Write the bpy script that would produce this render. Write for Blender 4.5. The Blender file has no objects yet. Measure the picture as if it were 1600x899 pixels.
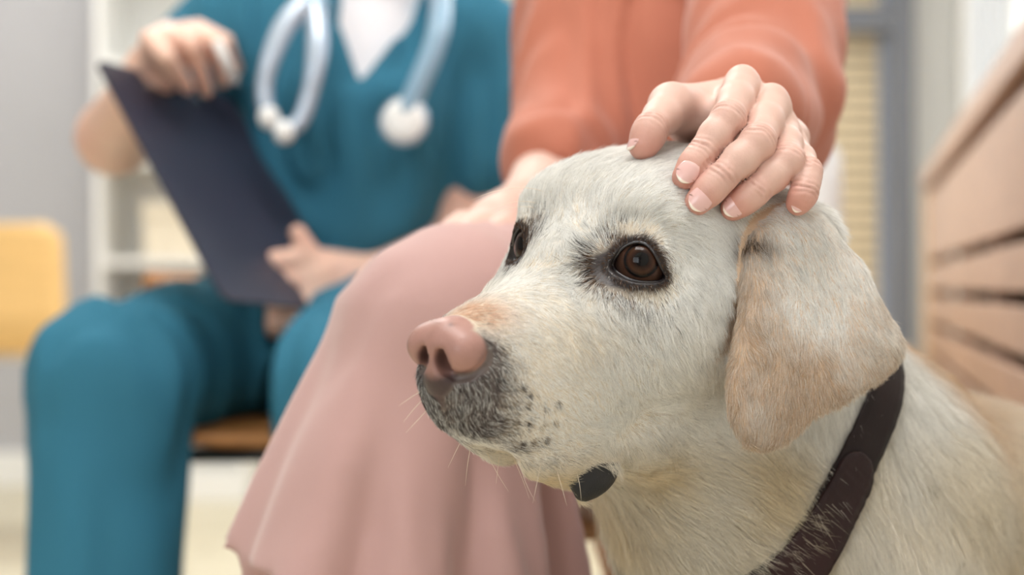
import bpy, math, random
import numpy as np
from mathutils import Vector, Matrix
S = bpy.context.scene
C = S.collection
# ------------------------------------------------------------------ camera, light, exposure
CAM_Z = 0.60
cam_d = bpy.data.cameras.new('camera'); cam = bpy.data.objects.new('camera', cam_d); C.objects.link(cam)
cam.location = (0, 0, CAM_Z); cam.rotation_euler = (math.radians(90), 0, 0)
cam_d.lens = 60; cam_d.sensor_width = 36; cam_d.clip_start = 0.05; cam_d.clip_end = 60
cam_d.dof.use_dof = True; cam_d.dof.focus_distance = 0.785; cam_d.dof.aperture_fstop = 4.8
S.camera = cam
S.view_settings.view_transform = 'Standard'; S.view_settings.look = 'None'
S.view_settings.gamma = 1; S.view_settings.use_curve_mapping = False
S.view_settings.exposure = 0.0
S.cycles.max_bounces = 12; S.cycles.diffuse_bounces = 8; S.cycles.glossy_bounces = 3
S.cycles.transparent_max_bounces = 12; S.cycles.transmission_bounces = 8
S.cycles.use_denoising = True
try: S.render.hair_type = 'STRIP'
except Exception: pass
S.cycles_curves.shape = 'RIBBONS' if hasattr(S, 'cycles_curves') else None
FPX = 2667.0; CAMO = np.array([0, 0, 60.0])          # centimetres
def W(px, py, Y):
    "point (cm) seen at pixel px,py of the 1600x899 frame at depth Y cm"
    return np.array([(px-800)/FPX*Y, Y, 60-(py-449.5)/FPX*Y])
def area(name, loc, target, size, power, col, sy=None):
    d = bpy.data.lights.new(name, 'AREA'); d.energy = power; d.size = size; d.color = col
    if sy: d.shape = 'RECTANGLE'; d.size_y = sy
    o = bpy.data.objects.new(name, d); C.objects.link(o); o.location = loc
    o.rotation_euler = (Vector(target)-Vector(loc)).to_track_quat('-Z', 'Y').to_euler()
    return o
wd = bpy.data.worlds.new('sky'); S.world = wd; wd.use_nodes = True
wd.node_tree.nodes['Background'].inputs[0].default_value = (0.80, 0.88, 1.0, 1)
wd.node_tree.nodes['Background'].inputs[1].default_value = 1.3
area('window_daylight_front', (-1.5, -2.3, 1.75), (0.1, .8, .6), 1.9, 32, (.93, .97, 1.0), 1.5)
area('window_daylight_side', (1.15, 2.9, 1.55), (-.2, 1.4, .5), 2.4, 24, (.95, .98, 1.0), 1.1)
area('ceiling_panel', (-.1, .55, 2.62), (0, .75, 0), 1.2, 32, (1.0, .99, .97), .7)
area('ceiling_panel', (-.6, 2.6, 2.62), (-.5, 2.7, 0), 1.2, 30, (1.0, .97, .93), .6)
area('ceiling_panel', (-1.2, 4.2, 2.62), (-1.2, 4.3, 0), 1.2, 26, (1.0, .98, .95), .6)
area('window_daylight_back', (.45, 5.05, 1.3), (.2, 1.0, .7), 1.2, 14, (1.0, .97, .9), 2.0)
# ------------------------------------------------------------------ implicit-surface modelling kit (centimetres)
def nrm(v): v = np.asarray(v, float); return v/np.linalg.norm(v)
def smin(a, b, k):
    h = np.clip(0.5+0.5*(b-a)/k, 0, 1); return b*(1-h)+a*h-k*h*(1-h)
def smax(a, b, k): return -smin(-a, -b, k)
class Ell:
    def __init__(s, c, r, F=None):           # F: 3x3 with columns = axes
        s.c = np.array(c, float); s.r = np.array(r, float); s.F = F
        s.bc = s.c; s.br = max(r)
    def d(s, P):
        q = P-s.c
        if s.F is not None: q = q@s.F
        k0 = np.sqrt(((q/s.r)**2).sum(1)); k1 = np.sqrt(((q/s.r**2)**2).sum(1))
        return k0*(k0-1)/np.maximum(k1, 1e-6)
class Cone:
    def __init__(s, a, b, ra, rb=None):
        s.a = np.array(a, float); s.b = np.array(b, float); s.ra = ra; s.rb = ra if rb is None else rb
        s.bc = (s.a+s.b)/2; s.br = np.linalg.norm(s.b-s.a)/2+max(s.ra, s.rb)
    def d(s, P):
        ba = s.b-s.a; q = P-s.a; h = np.clip(q@ba/(ba@ba), 0, 1)
        return np.sqrt(((q-h[:, None]*ba)**2).sum(1))-(s.ra+(s.rb-s.ra)*h)
class Fn:
    def __init__(s, f, c, r): s.f = f; s.bc = np.array(c, float); s.br = r
    def d(s, P): return s.f(P)
class Field:
    def __init__(s): s.ops = []; s.T = None
    def add(s, p, k=1.0, op='u'): s.ops.append((p, k, op)); return s
    def ev(s, P):
        out = np.full(len(P), 60.0)
        for p, k, op in s.ops:
            m = ((P-p.bc)**2).sum(1) < (p.br+k+3.0)**2
            if not m.any(): continue
            Q = P[m]; d = p.d(Q)
            if op == 'u': out[m] = smin(out[m], d, k)
            elif op == 's': out[m] = smax(out[m], -d, k)
            elif op == 'i': out[m] = smax(out[m], d, k)
        return out
def axis(segs):
    "segs: [(start, step), ..., (end, None)] -> rectilinear coordinates"
    xs = []
    for (a, st), (b, _) in zip(segs[:-1], segs[1:]):
        n = max(1, int(round((b-a)/st))); xs += list(a+(b-a)*np.arange(n)/n)
    xs.append(segs[-1][0]); return np.array(xs)
def nets(fn, xs, ys, zs, stride=4, post=None):
    "naive surface nets of fn(P)=0 on a rectilinear grid, refined only near the surface; returns verts, quads"
    nx, ny, nz = len(xs), len(ys), len(zs)
    def cidx(n): 
        c = np.arange(0, n, stride)
        return c if c[-1] == n-1 else np.append(c, n-1)
    ci, cj, ck = cidx(nx), cidx(ny), cidx(nz)
    G = np.stack(np.meshgrid(xs[ci], ys[cj], zs[ck], indexing='ij'), -1).reshape(-1, 3)
    Dc = fn(G).reshape(len(ci), len(cj), len(ck)).astype(np.float32)
    D = np.full((nx, ny, nz), 9.0, np.float32)
    # nearest-coarse fill and refine cells whose bound allows a crossing
    hx = np.diff(xs[ci]); hy = np.diff(ys[cj]); hz = np.diff(zs[ck])
    mn = Dc[:-1, :-1, :-1].copy(); mx = mn.copy()
    for a in (0, 1):
        for b in (0, 1):
            for c in (0, 1):
                q = Dc[a:len(ci)-1+a, b:len(cj)-1+b, c:len(ck)-1+c]
                mn = np.minimum(mn, q); mx = np.maximum(mx, q)
    diag = np.sqrt(hx[:, None, None]**2+hy[None, :, None]**2+hz[None, None, :]**2)*1.0
    act = (mn < diag) & (mx > -diag)
    ai, aj, ak = np.nonzero(act); ins, jns, kns = np.nonzero(~act & (mx <= 0))
    for i, j, k in zip(ins, jns, kns):
        D[ci[i]:ci[i+1]+1, cj[j]:cj[j+1]+1, ck[k]:ck[k+1]+1] = -9.0
    M = np.zeros((nx, ny, nz), bool)
    for i, j, k in zip(ai, aj, ak):
        M[ci[i]:ci[i+1]+1, cj[j]:cj[j+1]+1, ck[k]:ck[k+1]+1] = True
    I, J, K = np.nonzero(M)
    vals = np.empty(len(I), np.float32)
    for s in range(0, len(I), 400000):
        e = slice(s, s+400000)
        vals[e] = fn(np.stack([xs[I[e]], ys[J[e]], zs[K[e]]], 1))
    D[I, J, K] = vals
    sg = D < 0
    cs = sg[:-1, :-1, :-1]; anyv = cs.copy(); allv = cs.copy()
    for a in (0, 1):
        for b in (0, 1):
            for c in (0, 1):
                q = sg[a:nx-1+a, b:ny-1+b, c:nz-1+c]; anyv |= q; allv &= q
    cell = anyv & ~allv
    I, J, K = np.nonzero(cell); n = len(I)
    idx = np.full(cell.shape, -1, np.int32); idx[I, J, K] = np.arange(n)
    acc = np.zeros((n, 3)); cnt = np.zeros(n)
    co = [(a, b, c) for a in (0, 1) for b in (0, 1) for c in (0, 1)]
    for A in co:
        for B in co:
            if sum(B)-sum(A) != 1 or sum(abs(x-y) for x, y in zip(A, B)) != 1: continue
            da = D[I+A[0], J+A[1], K+A[2]]; db = D[I+B[0], J+B[1], K+B[2]]
            m = (da < 0) != (db < 0)
            t = np.where(m, da/np.where(m, da-db, 1), 0)[:, None]
            pa = np.stack([xs[I+A[0]], ys[J+A[1]], zs[K+A[2]]], 1); pb = np.stack([xs[I+B[0]], ys[J+B[1]], zs[K+B[2]]], 1)
            acc += np.where(m[:, None], pa+(pb-pa)*t, 0); cnt += m
    V = acc/cnt[:, None]
    F = []
    for ax in range(3):
        sl = [slice(None)]*3; sh = [slice(None)]*3
        sl[ax] = slice(0, -1); sh[ax] = slice(1, None)
        a = sg[tuple(sl)]; b = sg[tuple(sh)]
        e = a != b
        o = [x for x in range(3) if x != ax]
        i3 = list(np.nonzero(e)); ok = np.ones(len(i3[0]), bool)
        for x in o: ok &= (i3[x] > 0) & (i3[x] < D.shape[x]-1)
        i3 = [q[ok] for q in i3]; fl = a[tuple(i3)]
        def g(d0, d1):
            q = [z.copy() for z in i3]; q[o[0]] = q[o[0]]+d0; q[o[1]] = q[o[1]]+d1; return idx[tuple(q)]
        q = np.stack([g(-1, -1), g(0, -1), g(0, 0), g(-1, 0)], 1)
        if ax == 1: fl = ~fl
        q = np.where(fl[:, None], q, q[:, ::-1]); F.append(q)
    F = np.concatenate(F); F = F[(F >= 0).all(1)]
    return V, F
def newton(V, fn, it=2, h=0.02):
    for _ in range(it):
        d = fn(V); g = np.stack([(fn(V+np.eye(3)[k]*h)-d)/h for k in range(3)], 1)
        V = V-np.clip(d, -.2, .2)[:, None]*g/np.maximum((g**2).sum(1), .2)[:, None]
    return V
def vnormals(V, F):
    fnm = np.cross(V[F[:, 2]]-V[F[:, 0]], V[F[:, 3]]-V[F[:, 1]]); N = np.zeros_like(V)
    for k in range(4):
        for c in range(3): N[:, c] += np.bincount(F[:, k], fnm[:, c], len(V))
    return N/np.maximum(np.linalg.norm(N, axis=1), 1e-9)[:, None]
def relax(V, F, it=1, lam=.5):
    E = np.concatenate([F[:, [0, 1]], F[:, [1, 2]], F[:, [2, 3]], F[:, [3, 0]]]); n = len(V)
    for _ in range(it):
        A = np.zeros_like(V); c = np.bincount(E[:, 0], minlength=n)+np.bincount(E[:, 1], minlength=n)
        for k in range(3): A[:, k] = np.bincount(E[:, 0], V[E[:, 1], k], n)+np.bincount(E[:, 1], V[E[:, 0], k], n)
        V = V+lam*(A/np.maximum(c, 1)[:, None]-V)
    return V
def vnoise(P, sc, seed=0, oct=2):
    "smooth lattice noise in -1..1"
    rs = np.random.RandomState(seed); T = rs.uniform(-1, 1, (32, 32, 32)); out = 0; amp = 1; tot = 0
    for o in range(oct):
        q = P*sc*(2**o)+rs.uniform(0, 30, 3); i = np.floor(q).astype(int); f = q-i; f = f*f*(3-2*f)
        r = 0
        for a in (0, 1):
            for b in (0, 1):
                for c in (0, 1):
                    w = (f[:, 0] if a else 1-f[:, 0])*(f[:, 1] if b else 1-f[:, 1])*(f[:, 2] if c else 1-f[:, 2])
                    r = r+w*T[(i[:, 0]+a) % 32, (i[:, 1]+b) % 32, (i[:, 2]+c) % 32]
        out = out+amp*r; tot += amp; amp *= .5
    return out/tot
def lk(name, data, parent=None):
    o = bpy.data.objects.new(name, data); C.objects.link(o)
    if parent is not None: o.parent = parent; o.matrix_parent_inverse = parent.matrix_world.inverted()
    return o
def mesh(name, V, F, mat, parent=None, origin=None, cols=None, smooth=True):
    "V in centimetres world; object origin at origin (cm)"
    og = np.zeros(3) if origin is None else np.asarray(origin, float)
    me = bpy.data.meshes.new(name)
    if isinstance(F, np.ndarray):
        V = (np.asarray(V)-og)/100
        me.vertices.add(len(V)); me.vertices.foreach_set('co', V.astype(np.float32).ravel())
        k = F.shape[1]; me.loops.add(F.size); me.loops.foreach_set('vertex_index', F.astype(np.int32).ravel())
        me.polygons.add(len(F)); me.polygons.foreach_set('loop_start', (np.arange(len(F))*k).astype(np.int32))
        me.update(calc_edges=True)
    else:
        me.from_pydata([tuple((np.asarray(v)-og)/100) for v in V], [], [tuple(f) for f in F]); me.update()
    if smooth: me.polygons.foreach_set('use_smooth', [True]*len(me.polygons))
    if cols is not None:
        a = me.color_attributes.new('tint', 'FLOAT_COLOR', 'POINT')
        a.data.foreach_set('color', np.concatenate([cols, np.ones((len(cols), 1))], 1).astype(np.float32).ravel())
    me.materials.append(mat)
    o = bpy.data.objects.new(name, me); C.objects.link(o); o.location = og/100
    if parent is not None:
        o.parent = parent; o.location = (og/100)-ploc(parent)
    return o
def ploc(o):
    v = np.array(o.location)
    while o.parent is not None: o = o.parent; v = v+np.array(o.location)
    return v
def tag(o, label=None, cat=None, group=None, kind=None):
    if label: o['label'] = label
    if cat: o['category'] = cat
    if group: o['group'] = group
    if kind: o['kind'] = kind
    return o
def empty(name, loc_cm):
    o = bpy.data.objects.new(name, None); C.objects.link(o); o.location = np.asarray(loc_cm, float)/100; o.empty_display_size = .05
    bpy.context.view_layer.update(); return o
def sstep(a, b, x): t = np.clip((x-a)/(b-a), 0, 1); return t*t*(3-2*t)
# ------------------------------------------------------------------ materials
def lin(r, g, b):
    f = lambda c: c/12.92 if c <= .04045 else ((c+.055)/1.055)**2.4
    return np.array([f(r/255), f(g/255), f(b/255)])
def mat(name, col=(.5, .5, .5), rough=.6, spec=.3, metal=0, attr=False, noise=None, bump=None, sheen=0, sss=0, coat=0, wood=None):
    m = bpy.data.materials.new(name); m.use_nodes = True; nt = m.node_tree; N = nt.nodes; Lk = nt.links
    b = N['Principled BSDF']; b.inputs['Roughness'].default_value = rough; b.inputs['Metallic'].default_value = metal
    b.inputs['Specular IOR Level'].default_value = spec; b.inputs['Sheen Weight'].default_value = sheen
    b.inputs['Coat Weight'].default_value = coat; b.inputs['Coat Roughness'].default_value = .1
    if sss:
        b.inputs['Subsurface Weight'].default_value = sss; b.inputs['Subsurface Radius'].default_value = (1, .35, .2); b.inputs['Subsurface Scale'].default_value = .006
    tc = N.new('ShaderNodeTexCoord')
    if attr:
        a = N.new('ShaderNodeAttribute'); a.attribute_name = 'tint'; src = a.outputs['Color']
    else:
        rgb = N.new('ShaderNodeRGB'); rgb.outputs[0].default_value = (*col, 1); src = rgb.outputs[0]
    sc, amt = noise or (8, .06)
    nz = N.new('ShaderNodeTexNoise'); nz.inputs['Scale'].default_value = sc; nz.inputs['Detail'].default_value = 5
    mp = N.new('ShaderNodeMapping'); Lk.new(tc.outputs['Object'], mp.inputs['Vector']); Lk.new(mp.outputs['Vector'], nz.inputs['Vector'])
    if wood: mp.inputs['Scale'].default_value = wood
    mr = N.new('ShaderNodeMapRange'); mr.inputs[3].default_value = 1-amt; mr.inputs[4].default_value = 1+amt
    mr.inputs[1].default_value = .3; mr.inputs[2].default_value = .7
    Lk.new(nz.outputs['Fac'], mr.inputs[0])
    vm = N.new('ShaderNodeVectorMath'); vm.operation = 'SCALE'; Lk.new(src, vm.inputs[0]); Lk.new(mr.outputs[0], vm.inputs['Scale'])
    Lk.new(vm.outputs[0], b.inputs['Base Color'])
    if bump:
        n2 = N.new('ShaderNodeTexNoise'); n2.inputs['Scale'].default_value = bump[0]; n2.inputs['Detail'].default_value = 4
        Lk.new(tc.outputs['Object'], n2.inputs['Vector'])
        bp = N.new('ShaderNodeBump'); bp.inputs['Strength'].default_value = bump[1]; bp.inputs['Distance'].default_value = bump[2] if len(bump) > 2 else .001
        Lk.new(n2.outputs['Fac'], bp.inputs['Height']); Lk.new(bp.outputs['Normal'], b.inputs['Normal'])
    return m
# ------------------------------------------------------------------ DOG
hF = nrm([-.612, -.786, -.094]); hL = np.array([.781, -.614, -.117]); hL = nrm(hL-hF*(hL@hF)); hU = np.cross(hF, hL)
HR = np.stack([hF, hL, hU], 1); HO = np.array([3.2, 80.5, 61.6])
def Hw(x, y, z): return HR@np.array([x, y, z], float)+HO        # head frame (forward, left, up) -> world
def toH(P): return (P-HO)@HR
def rotH(pitch=0, yaw=0, roll=0):
    "axes in head frame"
    a, b, c = map(math.radians, (pitch, yaw, roll))
    Rp = np.array([[math.cos(a), 0, math.sin(a)], [0, 1, 0], [-math.sin(a), 0, math.cos(a)]])   # + tips the front down
    Ry = np.array([[math.cos(b), -math.sin(b), 0], [math.sin(b), math.cos(b), 0], [0, 0, 1]])
    Rr = np.array([[1, 0, 0], [0, math.cos(c), -math.sin(c)], [0, math.sin(c), math.cos(c)]])
    return Ry@Rp@Rr
EYES = {1: (-.35, 3.2, -.22), -1: (-.55, -2.75, -.05)}; EYE_R = 1.27
def dog_head_field():  # sizes leave room for the coat
    f = Field(); H = []
    def e(c, r, k=1.0, op='u', mir=False, **kw):
        for s in ((1, -1) if mir else (1,)):
            kk = dict(kw)
            if s < 0:
                kk['yaw'] = -kk.get('yaw', 0); kk['roll'] = -kk.get('roll', 0)
            R = HR@rotH(**kk); f.add(Ell(Hw(c[0], s*c[1], c[2]), r, R), k, op)
    def cn(a, b, ra, rb, k=1.0, op='u', mir=False):
        for s in ((1, -1) if mir else (1,)):
            f.add(Cone(Hw(a[0], s*a[1], a[2]), Hw(b[0], s*b[1], b[2]), ra, rb), k, op)
    e((-6.9, 0, 0.0), (7.0, 5.7, 4.8), 1)                       # cranium
    e((-3.2, 2.3, 1.5), (3.3, 2.7, 2.3), 1.8, mir=True)           # brows
    cn((-1.2, 0, -1.7), (8.2, 0, -3.7), 2.35, 1.75, 1.8)           # nasal bridge
    e((-2.9, 3.6, -3.6), (4.0, 2.5, 3.7), 2.2, mir=True)             # cheek
    cn((-5.5, 5.0, -1.6), (.2, 2.7, -1.9), 1.1, .75, 1.4, mir=True)
    e((-.2, 0, -.2), (3.0, 2.0, 1.3), 1.6)                        # stop      # zygomatic arch
    e((5.3, 1.3, -5.3), (4.3, 1.6, 2.85), 1.4, mir=True, pitch=-6, yaw=-8)   # upper lip side
    e((7.9, .7, -4.9), (1.85, 1.15, 2.1), .9, mir=True, pitch=12)
    e((1.6, 2.4, -4.6), (3.2, 1.9, 3.2), 1.8, mir=True)          # cheek to muzzle              # whisker pad front
    e((3.3, 1.95, -7.0), (3.9, 1.25, 2.6), 1.2, mir=True, pitch=-18, yaw=-8)     # hanging flew
    cn((7.9, 0, -6.35), (0, 0, -8.3), 1.2, 2.0, .6)
    cn((3.2, 1.7, -8.6), (-1.5, 2.2, -8.6), 1.0, 1.6, .8, mir=True)                   # lower jaw
    e((-3.5, 0, -7.0), (4.2, 3.6, 3.2), 2.0)                        # jaw root
    # nose leather
    e((9.55, 0, -3.22), (1.22, 1.3, 1.22), .5)
    e((9.55, 1.08, -3.32), (1.12, .84, .93), .45, mir=True)
    e((10.0, 0, -4.4), (.7, .75, 1.0), .5)
    return f, e, cn
f_dog, _e, _cn = dog_head_field()
# neck, chest, barrel, legs (world cm)
f_dog.add(Cone(Hw(-7.5, 0, -2.8), [17.5, 97, 49], 5.7, 8.4), 3.0)
f_dog.add(Cone(Hw(-6.3, 0, -5.6), [15, 93, 42], 4.2, 7.8), 3.0)
f_dog.add(Cone([18.5, 99.5, 46], [29, 115, 39], 9.3, 12.4), 4.0)
f_dog.add(Ell([16.5, 95, 37], [9, 9.5, 12]), 4.0)
f_dog.add(Cone([29, 115, 38], [38, 135, 20], 12.4, 12), 5.0)
for sx, (hx, hy) in ((-1, (10, 93)), (1, (22, 89))):
    f_dog.add(Cone([hx+2, hy+4, 38], [hx+1, hy+2, 20], 5.0, 3.4), 3.0)
    f_dog.add(Cone([hx+1, hy+2, 20], [hx, hy, 4.5], 3.2, 2.4), 1.5)
    f_dog.add(Ell([hx-.8, hy-2.2, 2.1], [2.9, 4.6, 2.3]), 1.5)
for hx, hy, tx, ty in ((32, 138, 24, 122), (43, 128, 37, 108)):
    f_dog.add(Ell([hx, hy, 14], [7, 11, 13]), 4.0)
    f_dog.add(Cone([hx, hy-6, 12], [(hx+tx)/2, (hy+ty)/2-2, 5], 6, 4), 3.0)
    f_dog.add(Ell([tx, ty-1, 2.6], [3.5, 7, 2.6]), 2.0)
f_dog.add(Cone([40, 144, 8], [43, 160, 3.6], 4, 3), 3.0); f_dog.add(Cone([43, 160, 3.6], [34, 172, 3.0], 3, 2), 2.0)
# near ear: outline through points seen in the frame on a plane that swings outward to the back, its surface bulging
EO = W(1160, 365, 81.0); 
ep = [W(1160, 365, 80.6), W(1190, 710, 79.0), W(1410, 550, 84.0)]
en = nrm(np.cross(ep[1]-ep[0], ep[2]-ep[0])); en = en if en[1] < 0 else -en
ea = nrm(np.array([1, 0, 0])-en*en[0]); eb = np.cross(ea, en)
if eb[2] > 0: eb = -eb
def ray_plane(px, py, p0, n):
    d = np.array([(px-800)/FPX, 1, -(py-449.5)/FPX]); t = ((p0-CAMO)@n)/(d@n); return CAMO+t*d
ear_px = [(1215, 322), (1170, 352), (1158, 385), (1153, 430), (1146, 490), (1134, 560), (1127, 615), (1133, 655), (1152, 688), (1182, 703), (1212, 697),
          (1240, 676), (1262, 653), (1300, 632), (1345, 605), (1382, 580), (1400, 553), (1392, 522), (1372, 494), (1352, 457), (1335, 418), (1309, 386), (1278, 353), (1248, 330)]
def e2d(P): q = P-ep[0]; return np.stack([q@ea, q@eb], 1)
def spline_closed(pts, n=4):
    P = np.array(pts, float); m = len(P); out = []
    for i in range(m):
        a, b, c, d = P[i-1], P[i], P[(i+1) % m], P[(i+2) % m]
        for t in np.arange(n)/n:
            out.append(.5*((2*b)+(-a+c)*t+(2*a-5*b+4*c-d)*t*t+(-a+3*b-3*c+d)*t**3))
    return np.array(out)
EPOLY = spline_closed(e2d(np.array([ray_plane(x, y, ep[0], en) for x, y in ear_px])), 2)
def polyd(q, poly):
    d = np.full(len(q), 1e9); ins = np.zeros(len(q), bool); n = len(poly)
    for i in range(n):
        a = poly[i-1]; b = poly[i]; e = b-a; w = q-a
        t = np.clip((w@e)/(e@e), 0, 1); d = np.minimum(d, ((w-t[:, None]*e)**2).sum(1))
        c = ((a[1] > q[:, 1]) != (b[1] > q[:, 1])) & (q[:, 0] < (b[0]-a[0])*(q[:, 1]-a[1])/(b[1]-a[1]+1e-12)+a[0]); ins ^= c
    d = np.sqrt(d); return np.where(ins, -d, d)
def ear_d(P):
    q = e2d(P); w = (P-ep[0])@en; d2 = polyd(q, EPOLY)
    ins = np.clip(-d2, 0, 3)
    w0 = .35+1.0*(1-np.exp(-ins/1.5))-.05*np.clip(q[:, 1]-8, 0, 9)**1.0+.12*np.sin(q[:, 0]*.9+q[:, 1]*.35)
    a = d2+.28; b = np.abs(w-w0)-.12-.2*np.clip(1-q[:, 1]/5, 0, 1)
    return (np.minimum(np.maximum(a, b), 0)+np.sqrt(np.maximum(a, 0)**2+np.maximum(b, 0)**2)-.24)*.8
f_dog.add(Fn(ear_d, np.append(0, 0).tolist()+[0], 1e3), .001, 'u') if False else None
ear_c = ep[0]+ea*(EPOLY[:, 0].mean())+eb*EPOLY[:, 1].mean()
f_dog.add(Fn(ear_d, ear_c, 8.5), .35)
_cn((-6.0, 4.6, 2.4), (-9.5, 6.6, 1.2), 1.4, 1.3, 1.2)                # ear root
# far ear: only its fold shows over the brow
_cn((-7.0, -4.6, 2.4), (-9.0, -6.6, 1.6), 1.2, 1.1, 1.0); f_dog.add(Ell(Hw(-9.2, -7.4, -3.5), (2.6, .7, 5.0), HR@rotH(roll=-5)), 1.0)
f_dog.add(Ell(Hw(2.15, 3.0, -10.0), (1.5, .42, .75), HR@rotH(pitch=24, yaw=-8)), .25); _cn((5.0, 1.7, -8.9), (1.6, 2.1, -9.9), .7, .75, 1.0)
# carve eyes, nostrils, philtrum, mouth line
ez = HR@rotH(yaw=20, pitch=-3)                                      # eye frame of the left eye: outward, lateral, up
_ec = Hw(*EYES[1])
eye_px = [(954, 417), (962, 399), (975, 385), (992, 379), (1008, 383), (1021, 397), (1030, 417), (1034, 438), (1017, 442), (996, 440), (973, 432)]
LIDH = []
for x, y in eye_px:                                                # lid margin, as points in the head frame
    LIDH.append(toH(ray_plane(x, y, _ec+ez[:, 0]*1.1, ez[:, 0])))
LIDH = np.array(LIDH)
def eyeframe(P, s):
    q = toH(P)*np.array([1, s, 1]); q = q@HR.T+HO                    # mirror the right side onto the left
    return (q-_ec)@ez
LID2 = spline_closed(eyeframe(LIDH@HR.T+HO, 1)[:, 1:], 3)
def carve_eye(s):
    def f(P):
        q = eyeframe(P, s); return np.maximum(polyd(q[:, 1:], LID2), .25-q[:, 0])
    return f
for s in (1, -1):
    c = EYES[s]
    f_dog.add(Ell(Hw(c[0]+.1, c[1]+s*.08, c[2]), (1.34, 1.34, 1.29)), .9, 'u')
    f_dog.add(Fn(carve_eye(s), Hw(c[0]+1.3, c[1]+s*.5, c[2]), 2.4), .14, 's')
    f_dog.add(Ell(Hw(10.6, s*.5, -3.72), (1.3, .34, .56), HR@rotH(yaw=s*4, roll=s*10)), .12, 's')
    pth = [(10.35, .55, -4.1), (10.1, .95, -4.42), (9.8, 1.45, -4.3), (9.4, 1.95, -3.85), (9.15, 2.12, -3.2)]
    for a_, b_ in zip(pth[:-1], pth[1:]):
        f_dog.add(Cone(Hw(a_[0], s*a_[1], a_[2]), Hw(b_[0], s*b_[1], b_[2]), .25, .22), .1, 's')
f_dog.add(Cone(Hw(11.0, 0, -3.0), Hw(10.9, 0, -4.6), .12, .12), .1, 's')
f_dog.add(Cone(Hw(10.9, 0, -4.8), Hw(10.4, 0, -6.6), .12, .14), .15, 's')
xs = axis([(-8, .13), (25, .5), (40, 1.0), (60, None)]); ys = axis([(68, .13), (98, .5), (115, 1.), (178, None)]); zs = axis([(-.6, 1.0), (36, .4), (47.5, .13), (68.5, None)])
# ------------------------------------------------------------------ coat
def march(px, py, fn, y0=60, y1=130):
    d = np.array([(px-800)/FPX, 1, -(py-449.5)/FPX]); P = CAMO+np.arange(y0, y1, .15)[:, None]*d
    i = np.nonzero(fn(P) < 0)[0]; return P[i[0]] if len(i) else None
COLLAR = None
GUIDES = [(720,495,1,-.5),(790,445,1,-.5),(800,500,1,.3),(850,490,.7,.7),(780,560,.8,.6),(800,640,.9,.45),(900,600,.7,.7),(900,700,.8,.6),(720,640,.2,1),(690,640,0,1),(760,690,.5,.9),
 (960,520,.6,.8),(1050,500,.6,.8),(1100,450,.55,.85),(1080,600,.65,.75),(1000,700,.8,.5),(900,330,.15,-1),(950,280,.6,-.8),(850,340,-.1,-1),(870,390,.1,-1),(860,440,.6,.3),(1020,320,.95,-.3),(1080,345,1,.35),
 (1120,390,.75,.75),(1080,400,.7,.75),(930,400,-.9,-.35),(920,432,-.9,.4),(945,375,-.5,-.9),(972,360,-.2,-1),(1000,358,.5,-.9),(1040,395,.75,.2),(945,450,-.4,1),(975,460,0,1),(1005,462,.2,1),(1042,455,.6,.8),
 (1200,375,.1,1),(1260,400,.25,1),(1170,460,-.1,1),(1200,600,-.15,1),(1300,500,.2,1),(1370,520,.5,.8),(1180,660,0,1),(1250,620,.1,1),(1145,600,-.1,1),(1185,345,.5,.5),(1235,335,.6,.7),(1290,380,.5,.9),
 (1040,780,.9,.35),(1100,720,.75,.6),(1180,800,.75,.6),(1000,850,.6,.8),(1250,740,.6,.8),(1320,650,.1,1),(1450,640,.6,.8),(1500,760,.35,1),(1420,800,.05,1),(1530,680,.7,.7),(1460,870,-.2,1),(1350,870,-.1,1),(1130,870,.7,.7)]
def fur_guides():
    Pg, Dg = [], []
    for x, y, dx, dy in GUIDES:
        p = march(x, y, f_dog.ev)
        if p is None: continue
        Pg.append(p); Dg.append(nrm([dx, .0, -dy]))
    return np.array(Pg), np.array(Dg)
def sstep(a, b, x): t = np.clip((x-a)/(b-a), 0, 1); return t*t*(3-2*t)
def blob(H, c, r): return np.exp(-(((H-np.array(c))/np.array(r))**2).sum(1))
COL_cream = lin(252, 250, 245); COL_white = lin(255, 255, 254); COL_tan = lin(216, 184, 148); COL_or = lin(228, 172, 124)
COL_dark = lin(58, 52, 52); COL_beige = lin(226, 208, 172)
def masks(P):
    "pigment areas of the coat at world points P (cm): all fixed to the head or body"
    H = toH(P); Hm = H*np.array([1, 0, 1])+np.abs(H[:, 1:2])*np.array([0, 1, 0]); m = {}
    head = sstep(16, 11, np.linalg.norm(H-np.array([-1, 0, -3]), axis=1))
    # nose leather
    el = lambda c, r: (((Hm-np.array(c))/np.array(r))**2).sum(1)
    ne = np.minimum.reduce([el((10.0, 1.05, -3.3), (1.25, 1.04, 1.0)), el((10.4, 0, -3.9), (1.3, 1.0, 1.5)), el((9.75, 0, -2.7), (1.15, 1.4, 1.0)), el((10.4, 0, -5.2), (1.0, .3, .9))])
    nose = sstep(1.12, .9, ne)
    m['nose'] = nose
    ed = np.full(len(P), 9.0)
    for s in (1, -1):
        q = eyeframe(P, s); near = (q[:, 0] > -.4) & (np.linalg.norm(q, axis=1) < 4)
        if near.any(): ed[near] = np.minimum(ed[near], polyd(q[near][:, 1:], LID2))
    m['eye'] = ed
    m['flap'] = blob(H, (2.2, 3.1, -10.1), (1.7, .75, .8))
    return H, Hm, m, head
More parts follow.
